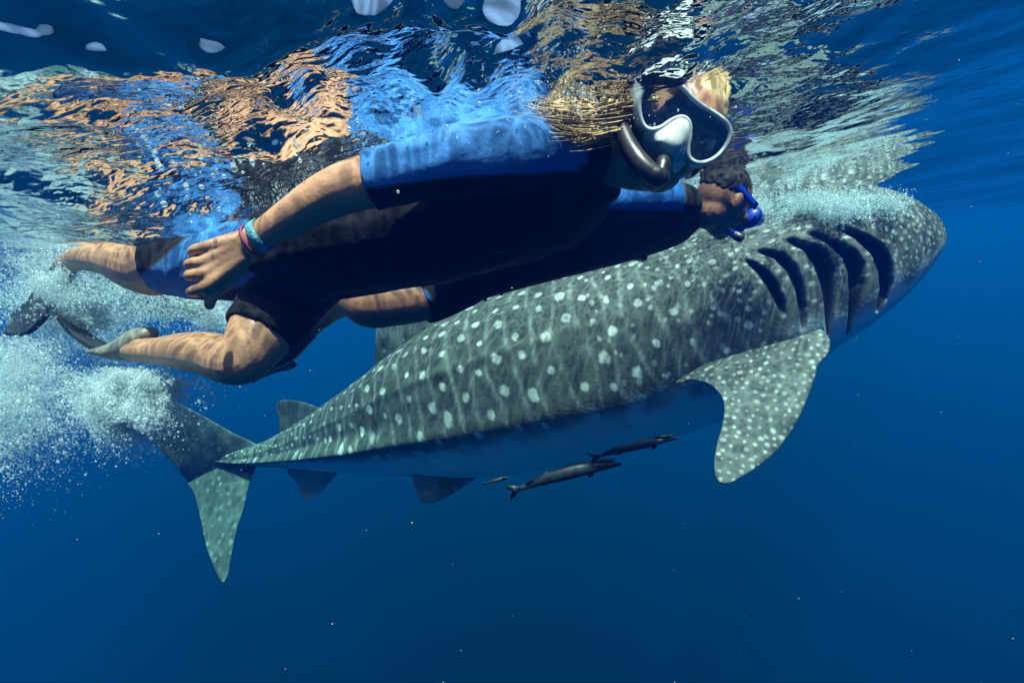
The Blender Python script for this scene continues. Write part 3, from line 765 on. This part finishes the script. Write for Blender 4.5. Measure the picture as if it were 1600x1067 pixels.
    Bf.limb([(231,522,1.40,.020,.030), (222,528,1.41,.032,.042), (206,541,1.43,.036,.048), (188,548,1.46,.026,.055), (172,549,1.49,.012,.062)])
    Bf.grow('foot_pocket', .0045, GREYRUB, 4, fa)
    plate('blade', [(190,555,1.42), (165,551,1.44), (140,541,1.48), (118,526,1.53), (100,509,1.58), (83,487,1.63)], [(195,541,1.58), (172,541,1.62), (150,531,1.68), (130,514,1.74), (112,494,1.79), (96,476,1.82)], .009, RUBBER, fa)
    fb = empty('swim_fin', P(92, 455, 1.70)); adopt(fb, root); fb['label'] = 'dark fin breaking the foam at the left edge'
    Bf = Blob(); Bf.limb([(104,416,1.73,.030,.038), (92,436,1.76,.028,.045), (82,462,1.78,.016,.05)]); Bf.grow('foot_pocket', .006, RUBBER, 4, fb)
    plate('blade', [(90,450,1.74), (84,474,1.74), (70,497,1.74), (47,519,1.76), (25,524,1.78), (7,521,1.80)], [(64,440,1.86), (56,456,1.88), (46,470,1.90), (36,478,1.92), (26,486,1.94), (20,492,1.95)], .009, RUBBER, fb)
    # --- mask: the outline lies on the plane of the lens, just in front of the face
    mk = empty('diving_mask', H); adopt(mk, root); mk['label'] = 'white silicone diving mask over the face'
    org = w(0, 0, .038)
    def onlens(x, y, off=0.0):
        q = P(900 + x / 3.334, 80 + y / 3.334, 1.0) - CAM
        t = (org + N_ * off - CAM).dot(N_) / q.dot(N_); return CAM + q * t
    rim = [(365,192),(335,240),(328,300),(338,358),(362,398),(400,410),(448,396),(495,364),(540,346),(574,354),(592,388),(592,445),(583,505),(590,556),(630,582),(685,577),(742,543),(788,483),(803,425),(786,376),(730,330),(664,290),(606,244),(562,196),(512,166),(438,168)]
    rw = [onlens(*p) for p in rim]
    adopt(tube('rim', rw, .0043, SILIC, None, closed=True, k=10), mk)
    ext = [Vector(p) for p in rw]
    me_v = [tuple(p) for p in ext] + [tuple(p - N_ * .003) for p in ext]; nr = len(ext)
    lo = mesh_obj('lens', me_v, [tuple(range(nr)), tuple(reversed(range(nr, 2 * nr)))] + [(i, (i + 1) % nr, nr + (i + 1) % nr, nr + i) for i in range(nr)], LENS, smooth=False)
    bm = bmesh.new(); bm.from_mesh(lo.data); bmesh.ops.triangulate(bm, faces=[f_ for f_ in bm.faces if len(f_.verts) > 4]); bm.to_mesh(lo.data); bm.free()
    adopt(lo, mk)
    # skirt: from the rim back to the face, flaring
    def loc(p): q = Vector(p) - H; return Vector((q.dot(R_), q.dot(U_), q.dot(N_)))
    keep = [i for i in range(nr) if not (6 <= i <= 12)]
    hull = [loc(rw[i]) for i in keep]
    dense = catmull([tuple(p) for p in hull], 90)          # open from nose right round to nose left
    order = keep
    # start the ring after the nose notch
    k0 = keep.index(13); seq = [loc(rw[i]) for i in keep[k0:] + keep[:k0]]
    dense = catmull([tuple(p) for p in seq], 90); cen = dense.mean(0)
    V, f = [], []; lv = 9
    for q in dense:
        for l in range(lv):
            t = l / (lv - 1); out_ = 1 + .10 * math.sin(t * 2.2) ; tgt = cen + (q - cen) * (1.0 - .04 * t)
            p = cen + (q - cen) * (out_ - .10 * t); p = np.array([p[0], p[1], q[2] - .002 - t * .062])
            V.append(H + R_ * p[0] + U_ * p[1] + N_ * p[2])
    for i in range(89):
        for l in range(lv - 1): f.append((i * lv + l, (i + 1) * lv + l, (i + 1) * lv + l + 1, i * lv + l + 1))
    sk = mesh_obj('skirt', V, f, SILIC); so = sk.modifiers.new('t', 'SOLIDIFY'); so.thickness = .003; adopt(sk, mk)
    # nose pocket
    top = [onlens(*p, -.001) for p in [(362,398),(400,410),(448,396),(495,364),(540,346),(574,354),(592,388),(592,445),(583,505),(590,556)]]
    mid = [onlens(*p, o_) for p, o_ in [((350,430),-.012),((398,448),-.004),((430,462),.006),((462,440),.008),((530,400),.012),((562,410),.011),((572,440),.008),((568,490),.005),((562,530),.002),((580,575),-.010)]]
    mid2 = [onlens(*p, o_) for p, o_ in [((346,462),-.026),((385,490),-.016),((424,482),.000),((440,478),.008),((492,508),.018),((528,520),.018),((545,520),.008),((540,545),.006),((545,575),-.010),((570,590),-.024)]]
    low = [onlens(*p, o_) for p, o_ in [((345,485),-.050),((380,510),-.040),((415,530),-.030),((440,555),-.026),((465,590),-.026),((485,625),-.030),((505,640),-.036),((530,625),-.042),((550,605),-.050),((570,592),-.058)]]
    cols = [catmull([tuple(t), tuple(m_), tuple(m2_), tuple(l_)], 14) for t, m_, m2_, l_ in zip(catmull(top, 30), catmull(mid, 30), catmull(mid2, 30), catmull(low, 30))]
    V = [q for c_ in cols for q in c_]; f = [(i * 14 + j, (i + 1) * 14 + j, (i + 1) * 14 + j + 1, i * 14 + j + 1) for i in range(29) for j in range(13)]
    npk = mesh_obj('nose_pocket', V, f, SILIC); npk.modifiers.new('s', 'SMOOTH').iterations = 3; so = npk.modifiers.new('t', 'SOLIDIFY'); so.thickness = .003; adopt(npk, mk)
    # strap round the head
    V, f = [], []; n = 40
    for i in range(n + 1):
        t = R(-12) + (math.pi + R(24)) * i / n
        c_ = w(.088 * math.cos(t), .014 + .02 * math.sin(t), -.055 - .140 * max(0, math.sin(t)) ** .8 if math.sin(t) > 0 else -.055)
        for a_ in (-.011, .011): V.append(c_ + U_ * a_)
    f = [(i * 2, i * 2 + 1, i * 2 + 3, i * 2 + 2) for i in range(n)]
    st_ = mesh_obj('strap', V, f, SILIC); so = st_.modifiers.new('t', 'SOLIDIFY'); so.thickness = .003; adopt(st_, mk)
    # --- snorkel on the near side of the face
    sn = empty('snorkel', P(985, 230, .93)); adopt(sn, root); sn['label'] = 'smoky black snorkel curving to the mouth'
    def c7(x, y, d): return tuple(P(900 + x / 3.334, 80 + y / 3.334, d))
    tube('pipe', [c7(205,120,1.02), c7(212,200,.985), c7(222,300,.95), c7(240,410,.915), c7(290,520,.885), c7(350,600,.870), c7(402,645,.865)], [.0135, .0135, .0145, .0150, .0165, .0175, .017], SNORK, sn, k=20, n=60)
    tube('purge_cup', [c7(385,632,.866), c7(420,655,.864), c7(450,655,.866), c7(468,640,.872)], [.0165, .0175, .0150, .007], SNORK, sn, k=20, n=24)
    tube('mouthpiece', [c7(440,640,.872), c7(452,600,.878), c7(455,570,.886)], [.012, .013, .012], RUBBER, sn, k=16)
    # --- hair: cap on the skull and a tail streaming back
    Hb = Blob()
    Hb.ball(w(0, .034, -.105), (R_, U_, N_), (.079, .092, .092))
    Hb.limb([(990,170,.98,.036,.04), (950,182,.945,.040,.03), (910,190,.93,.028,.02), (880,188,.93,.012,.012)])
    cap = Hb.grow('hair', .005, BLOND, 4, root); cap['label'] = 'wet blond hair streaming behind the head'
    v = coords(cap); nn = normals(cap); put(cap, v + nn * ((vnoise(v * np.array([1, 1, 1]), 60) - .5) * .006)[:, None])
    set_attr(cap, 'shade', .45 + .5 * vnoise(v, 70))
    strands('strand', [(420, [(1004,160,.96), (955,170,.915), (905,178,.90), (850,176,.91), (815,166,.93)], .022, .020, .0011),
                       (160, [(990,190,.95), (945,202,.91), (905,208,.895), (865,200,.90)], .016, .018, .0010),
                       (260, [(1085,135,.98), (1110,120,.97), (1122,135,.96), (1118,165,.95)], .016, .010, .0010),
                       (26, [(1060,125,.93), (1075,150,.90), (1085,180,.885)], .012, .012, .0005)], BLOND, root, 3)
    kd = [o for o in root.children if o.name.startswith('strand')]
    for o in kd: adopt(o, cap)
    return root

def swimmer_two():
    root = empty('person', P(850, 385, 1.8))
    tag(root, 'second snorkeller with blue mask beyond the blond one, beside the whale shark', 'person')
    R_, U_, N_ = frame((.80, -.42, -.42), (.42, .85, .1))
    H = P(1155, 331, 1.74)
    B = Blob(); w = head(B, H, R_, U_, N_)
    nb = w(0, -.06, -.10)
    B.limb([(*w(0, .0, -.10), .055), (*nb, .058), (*P(1090, 325, 1.74), .064), (*P(1040, 335, 1.76), .07)], world=True)
    B.limb([(1045,335,1.76,.08,.13), (960,352,1.79,.11,.14), (850,388,1.82,.10,.14), (760,415,1.84,.10,.14), (690,435,1.86,.10,.13)])
    B.limb([(1062,316,1.62,.045), (1000,316,1.58,.042), (900,324,1.58,.040), (800,350,1.60,.036), (720,385,1.63,.028), (690,398,1.64,.03)])
    B.limb([(1060,312,1.92,.045), (960,330,2.0,.042), (850,370,2.05,.036)])
    B.limb([(720,432,1.82,.10), (665,462,1.77,.085), (610,473,1.71,.080), (576,474,1.69,.080), (548,466,1.73,.058), (522,481,1.84,.046), (498,503,1.92,.034), (478,521,1.98,.030)])
    B.limb([(700,430,1.98,.09), (600,420,2.1,.07), (540,410,2.2,.055), (440,415,2.4,.04)])
    body = B.grow('body', .0055, SKIN2, 4, root); body['label'] = 'skin of the second snorkeller, knee bent'
    W = Blob()
    W.limb([(1092,318,1.73,.066,.068), (1075,325,1.74,.085,.10), (1045,334,1.76,.115,.18), (960,352,1.79,.136,.175), (850,387,1.82,.122,.165), (760,414,1.84,.116,.165), (690,435,1.86,.116,.155)], flat=(True, False))
    W.limb([(1068,318,1.64,.060), (1030,312,1.60,.060), (960,314,1.58,.056), (880,326,1.58,.050), (820,345,1.6,.046)], flat=(False, True))
    W.limb([(1060,312,1.92,.06), (960,330,2.0,.052), (880,360,2.04,.046)], flat=(False, True))
    W.limb([(720,432,1.82,.115), (680,455,1.79,.104), (654,468,1.765,.094)], flat=(False, True))
    W.limb([(700,430,1.95,.105), (600,425,2.0,.085)], flat=(False, True))
    suit = W.grow('wetsuit', .006, SUIT2, 4, root); suit['label'] = 'black wetsuit with bright blue shoulders'
    v = coords(suit); px = to_px(v)
    a = poly_sdf(px, [(880,330),(950,326),(1040,329),(1066,328),(1072,312),(1068,290),(1040,270),(880,270)]) / F * 1.6
    b = poly_sdf(px, [(630,440),(668,456),(676,470),(655,478),(640,462)]) / F * 1.75
    set_attr(suit, 'panel', np.maximum(-a, -b))
    # webbing buckles along the belly of the suit
    for i, (x, y, rot) in enumerate([(688,482,.1), (752,468,-.3), (778,458,-.5), (858,432,-.2), (884,426,-.1), (1000,406,-.2), (930,418,-.15)]):
        c_ = P(x, y - 4, 1.80); bx = []
        e1 = dirc(math.cos(rot), -math.sin(rot) * -1, 0); e2 = dirc(0, 1, 0); e3 = dirc(0, 0, 1)
        bm = bmesh.new(); bmesh.ops.create_cube(bm, size=1)
        for q in bm.verts: q.co = c_ + e1 * q.co.x * .042 + e2 * q.co.y * .022 + e3 * q.co.z * .05
        bmesh.ops.bevel(bm, geom=bm.edges[:], offset=.004, segments=2, affect='EDGES')
        me = bpy.data.meshes.new('buckle'); bm.to_mesh(me); bm.free(); o = bpy.data.objects.new('buckle', me); COL.objects.link(o); me.materials.append(RUBBER); adopt(o, root)
    # mask seen from behind: frame, strap
    mk = empty('diving_mask', H); adopt(mk, root); mk['label'] = 'bright blue diving mask and strap'
    Bm = Blob()
    Bm.ball(w(0, .0, .018), (R_, U_, N_), (.082, .040, .028)); Bm.ball(w(-.042, -.008, .018), (R_, U_, N_), (.038, .040, .028)); Bm.ball(w(.042, -.008, .018), (R_, U_, N_), (.038, .040, .028))
    Bm.ball(w(0, -.035, .028), (R_, U_, N_), (.024, .028, .028))
    Bm.grow('frame', .004, BLUEP, 4, mk)
    lv_ = Blob(); lv_.ball(w(0, .0, .052), (R_, U_, N_), (.07, .035, .006)); adopt(mesh_obj('lens', lv_.v, lv_.f, LENS2), mk)
    V, f = [], []; n = 40
    for i in range(n + 1):
        t = R(-6) + (math.pi + R(12)) * i / n; s_ = max(0, math.sin(t))
        c_ = w(.083 * math.cos(t), .012 + .03 * s_, -.015 - .178 * s_ ** .75)
        for a_ in (-.012, .012): V.append(c_ + U_ * a_)
    f = [(i * 2, i * 2 + 1, i * 2 + 3, i * 2 + 2) for i in range(n)]
    st_ = mesh_obj('strap', V, f, BLUEP); so = st_.modifiers.new('t', 'SOLIDIFY'); so.thickness = .004; so.offset = 1; adopt(st_, mk)
    sn = empty('snorkel', P(1150, 368, 1.72)); adopt(sn, root); sn['label'] = 'blue and black snorkel end at the mouth'
    tube('pipe', [tuple(P(1136,357,1.70)), tuple(P(1144,364,1.69)), tuple(P(1152,369,1.68))], .014, BLUEP, sn, k=14)
    tube('purge_cup', [tuple(P(1150,368,1.682)), tuple(P(1156,371,1.675)), tuple(P(1161,373,1.67))], [.0155, .016, .013], RUBBER, sn, k=14)
    Hb = Blob(); Hb.ball(w(0, .034, -.105), (R_, U_, N_), (.075, .074, .090)); hr = Hb.grow('hair', .005, DARKH, 3, root); hr['label'] = 'short dark hair'
    v = coords(hr); nn = normals(hr); put(hr, v + nn * ((vnoise(v, 110) - .5) * .006)[:, None]); set_attr(hr, 'shade', vnoise(v, 60))
    fa = empty('swim_fin', P(470, 525, 1.98)); adopt(fa, root); fa['label'] = 'black fin on the bent leg'
    Bf = Blob(); Bf.limb([(484,515,1.965,.036,.042), (470,527,1.99,.042,.048), (452,548,2.02,.040,.052), (440,562,2.05,.028,.06)]); Bf.grow('foot_pocket', .006, RUBBER, 4, fa)
    plate('blade', [(446,537,2.0), (432,552,2.04), (418,566,2.10), (404,578,2.16), (388,592,2.22)], [(462,572,2.10), (450,576,2.15), (432,580,2.22), (412,588,2.30), (394,598,2.36)], .01, RUBBER, fa)
    return root

swimmer_one()
swimmer_two()

# ------------------------------------------------------------------ remoras under the shark's belly
REM = principled('remora_skin', (.018, .022, .028), rough=.5, noise=.4, nscale=25)
def remora(label, pts, hgt, d):
    # pts: spine from snout to tail in photo pixels; hgt: half heights in pixels
    rows = [(*P(x, y, d + dd), h_ / F * d, h_ / F * d * .8) for (x, y, dd), h_ in zip(pts, hgt)]
    n, k = 60, 20
    c = catmull(rows, n)
    tan = np.gradient(c[:, :3], axis=0); tan /= np.linalg.norm(tan, axis=1)[:, None]
    A = np.cross(tan, np.array(CAMF)); A /= np.linalg.norm(A, axis=1)[:, None]; B = np.cross(tan, A)
    if A[n // 2] @ np.array(dirc(0, 1, 0)) < 0: A, B = -A, -B
    t = np.linspace(0, 2 * math.pi, k, endpoint=False)
    V = [c[i, :3] + A[i] * c[i, 3] * math.cos(q) * (.7 if math.cos(q) > 0 and i < 16 else 1) + B[i] * c[i, 4] * math.sin(q) for i in range(n) for q in t]
    f = [(i * k + j, i * k + (j + 1) % k, (i + 1) * k + (j + 1) % k, (i + 1) * k + j) for i in range(n - 1) for j in range(k)]
    f += [tuple(range(k)), tuple(reversed(range((n - 1) * k, n * k)))]
    L_ = np.linalg.norm(c[0, :3] - c[-1, :3])
    def finp(poly, i0, th=.003):           # poly: (along towards the tail, up) in body lengths from spine station i0
        o = len(V); c0 = c[i0, :3]; tt, aa, bb = tan[i0], A[i0], B[i0]
        for s_ in (-1, 1):
            for x, y, z in poly: V.append(c0 + tt * x * L_ + aa * y * L_ + bb * (z * L_ + s_ * th))
        m_ = len(poly)
        f.append(tuple(range(o, o + m_))); f.append(tuple(reversed(range(o + m_, o + 2 * m_))))
        for i in range(m_): f.append((o + i, o + (i + 1) % m_, o + m_ + (i + 1) % m_, o + m_ + i))
    finp([(-.02, .012, 0), (.05, .045, 0), (.13, .085, 0), (.11, .03, 0), (.07, 0, 0), (.11, -.03, 0), (.13, -.085, 0), (.05, -.045, 0), (-.02, -.012, 0)], n - 1)
    finp([(0, .02, 0), (.04, .065, 0), (.10, .05, 0), (.28, .018, 0), (.28, 0, 0), (0, 0, 0)], 34)
    finp([(0, -.02, 0), (.04, -.06, 0), (.10, -.045, 0), (.24, -.015, 0), (.24, 0, 0), (0, 0, 0)], 36)
    finp([(0, -.02, .03), (.05, -.10, .07), (.10, -.115, .08), (.10, -.05, .05), (.06, -.02, .03)], 14)
    finp([(-.10, .045, 0), (-.06, .055, 0), (.10, .055, 0), (.13, .04, 0), (.10, .03, 0), (-.10, .03, 0)], 10, .012)
    o = mesh_obj('remora', V, f, REM)
    bm = bmesh.new(); bm.from_mesh(o.data); bmesh.ops.recalc_face_normals(bm, faces=bm.faces); bm.to_mesh(o.data); bm.free()
    tag(o, label, 'fish', 'remoras under the shark')
remora('larger remora with forked tail, nearest below the whale shark belly', [(970,724,-.05), (940,727,0), (900,735,0), (860,746,.02), (830,757,.05), (812,763,.06)], [3, 8, 11, 9, 5, 3.5], 2.5)
remora('slimmer remora ahead of and above the larger one', [(1060,684,-.05), (1035,687,0), (1005,694,0), (975,701,.02), (950,708,.05), (936,712,.06)], [2, 5, 7, 6, 3.5, 2.5], 2.35)
remora('small dark remora tucked against the belly by the pelvic fin', [(796,746,0), (788,747,0), (780,749,0), (772,751,0), (765,753,0), (760,754,0)], [1, 2.5, 3, 2.5, 1.6, 1], 2.75)

# ------------------------------------------------------------------ bubbles and drifting specks
def ball_cloud(name, pts, rad, m, label=None):
    me = bpy.data.meshes.new(name); me.from_pydata([tuple(p) for p in pts], [], [])
    at = me.attributes.new('rad', 'FLOAT', 'POINT'); at.data.foreach_set('value', np.asarray(rad, np.float32))
    o = bpy.data.objects.new(name, me); COL.objects.link(o); tag(o, kind='stuff', label=label)
    ng = bpy.data.node_groups.new(name, 'GeometryNodeTree')
    ng.interface.new_socket('Geometry', in_out='INPUT', socket_type='NodeSocketGeometry'); ng.interface.new_socket('Geometry', in_out='OUTPUT', socket_type='NodeSocketGeometry')
    N, L = ng.nodes, ng.links
    i, out = N.new('NodeGroupInput'), N.new('NodeGroupOutput')
    ins = N.new('GeometryNodeInstanceOnPoints'); ico = N.new('GeometryNodeMeshIcoSphere'); ico.inputs['Radius'].default_value = 1; ico.inputs['Subdivisions'].default_value = 2
    sh = N.new('GeometryNodeSetShadeSmooth'); L.new(ico.outputs[0], sh.inputs[0])
    sm = N.new('GeometryNodeSetMaterial'); sm.inputs['Material'].default_value = m; L.new(sh.outputs[0], sm.inputs[0])
    na = N.new('GeometryNodeInputNamedAttribute'); na.data_type = 'FLOAT'; na.inputs['Name'].default_value = 'rad'
    L.new(i.outputs[0], ins.inputs['Points']); L.new(sm.outputs[0], ins.inputs['Instance']); L.new(na.outputs[0], ins.inputs['Scale']); L.new(ins.outputs[0], out.inputs[0])
    md = o.modifiers.new('balls', 'NODES'); md.node_group = ng; me.materials.append(m)
    return o
def bubble_mat():
    m, nt, N, L, out = mat('air_bubble')
    d = N.new('ShaderNodeBsdfDiffuse'); d.inputs[0].default_value = (.78, .95, .99, 1)
    g_ = N.new('ShaderNodeBsdfGlossy'); g_.inputs['Roughness'].default_value = .12
    t = N.new('ShaderNodeBsdfTransparent')
    tl = N.new('ShaderNodeBsdfTranslucent'); tl.inputs[0].default_value = (.78, .95, .99, 1); m0 = N.new('ShaderNodeMixShader'); m0.inputs[0].default_value = .5; L.new(d.outputs[0], m0.inputs[1]); L.new(tl.outputs[0], m0.inputs[2])
    lw = N.new('ShaderNodeLayerWeight'); lw.inputs['Blend'].default_value = .35
    m1 = N.new('ShaderNodeMixShader'); m1.inputs[0].default_value = .18; L.new(m0.outputs[0], m1.inputs[1]); L.new(g_.outputs[0], m1.inputs[2])
    m2 = N.new('ShaderNodeMixShader'); mr = N.new('ShaderNodeMapRange'); mr.inputs[3].default_value = .28; L.new(lw.outputs['Facing'], mr.inputs[0]); L.new(mr.outputs[0], m2.inputs[0]); L.new(t.outputs[0], m2.inputs[1]); L.new(m1.outputs[0], m2.inputs[2])
    L.new(m2.outputs[0], out.inputs[0]); return m
BUB = bubble_mat()
def build_bubbles():
    r = np.random.default_rng(8); pts, rad = [], []
    def cloud(cnt, x, y, sx, sy, d0, d1, thr=.46, sc_=9.0, r0=.00085, sig=.6, shear=0.0, zmax=-.005, ymin=-999):
        cnt = int(cnt * 1.5); n = cnt * 4
        yy = r.normal(y, sy, n); xx = r.normal(x, sx, n) + (yy - y) * shear; dd = r.uniform(d0, d1, n)
        c = np.stack([(xx - 800) / F * dd, (533.5 - yy) / F * dd, -dd], 1) @ CRn.T + np.array(CAM)
        nz = vnoise(c + 7, sc_) * .6 + vnoise(c + 3, sc_ * 2.7) * .4
        ok = (nz > thr) & (c[:, 2] < zmax) & (xx < 1560) & (yy > ymin + np.abs(r.normal(0, 14, n))) & (xx < 1432 + r.normal(0, 8, n))
        c = c[ok][:cnt]
        pts.append(c); rad.append(np.clip(r.lognormal(math.log(r0), sig, len(c)), .0004, .006))
    # fin-kick plumes on the left
    cloud(17000, 20, 595, 38, 62, 1.30, 1.75, .50, ymin=522)
    cloud(6500, 40, 655, 45, 40, 1.35, 1.8, .54)
    cloud(40000, 185, 612, 38, 36, 1.2, 1.5, .50, 12, ymin=572)
    cloud(9000, 250, 602, 34, 18, 1.2, 1.5, .56, 12, ymin=588)
    cloud(9000, 208, 655, 18, 18, 1.15, 1.4, .50)
    cloud(26000, 110, 540, 90, 42, 1.85, 2.4, .50)
    cloud(18000, 300, 490, 55, 20, 1.5, 1.9, .50)
    cloud(7000, 130, 497, 26, 11, 1.66, 1.84, .50, 18, .0012)
    cloud(14000, 110, 455, 70, 26, 1.9, 2.3, .5, 12, .0012)
    # under the churned surface over the legs and back
    cloud(6000, 100, 395, 80, 40, 1.6, 2.0, .5, 8, .0010)
    cloud(4200, 400, 292, 90, 26, 1.06, 1.3, .48, 12, .0007, .4)
    cloud(260, 260, 220, 120, 50, .8, 1.3, .52, 7, .0016, .6)
    cloud(260, 560, 180, 130, 30, .75, 1.1, .5, 9, .0009, .5)
    cloud(300, 930, 140, 70, 25, .75, 1.05, .5, 9, .0009, .5)
    cloud(5000, 95, 440, 30, 18, 1.5, 1.68, .5, 14, .0010)
    # white water along the shark's head
    cloud(18000, 1240, 326, 75, 13, 2.05, 2.5, .46, 7, .0014)
    cloud(8000, 1355, 320, 30, 9, 2.1, 2.5, .46, 7, .0014)
    cloud(2500, 1130, 300, 40, 14, 1.8, 2.2, .46, 9, .0012)
    p = np.concatenate(pts); q = np.concatenate(rad)
    ball_cloud('bubbles', p, q, BUB, 'white swirl of fine bubbles kicked up by the fins and the shark')
    # specks drifting in the water
    n = 230
    dd = r.uniform(.45, 2.6, n); xx = r.uniform(-50, 1650, n); yy = r.uniform(-20, 1090, n)
    c = np.stack([(xx - 800) / F * dd, (533.5 - yy) / F * dd, -dd], 1) @ CRn.T + np.array(CAM)
    c = c[c[:, 2] < -.05]
    ball_cloud('drifting_specks', c, r.uniform(.0003, .0010, len(c)), principled('plankton', (.3, .27, .22), rough=.8), 'tiny pale specks drifting in the water')
build_bubbles()
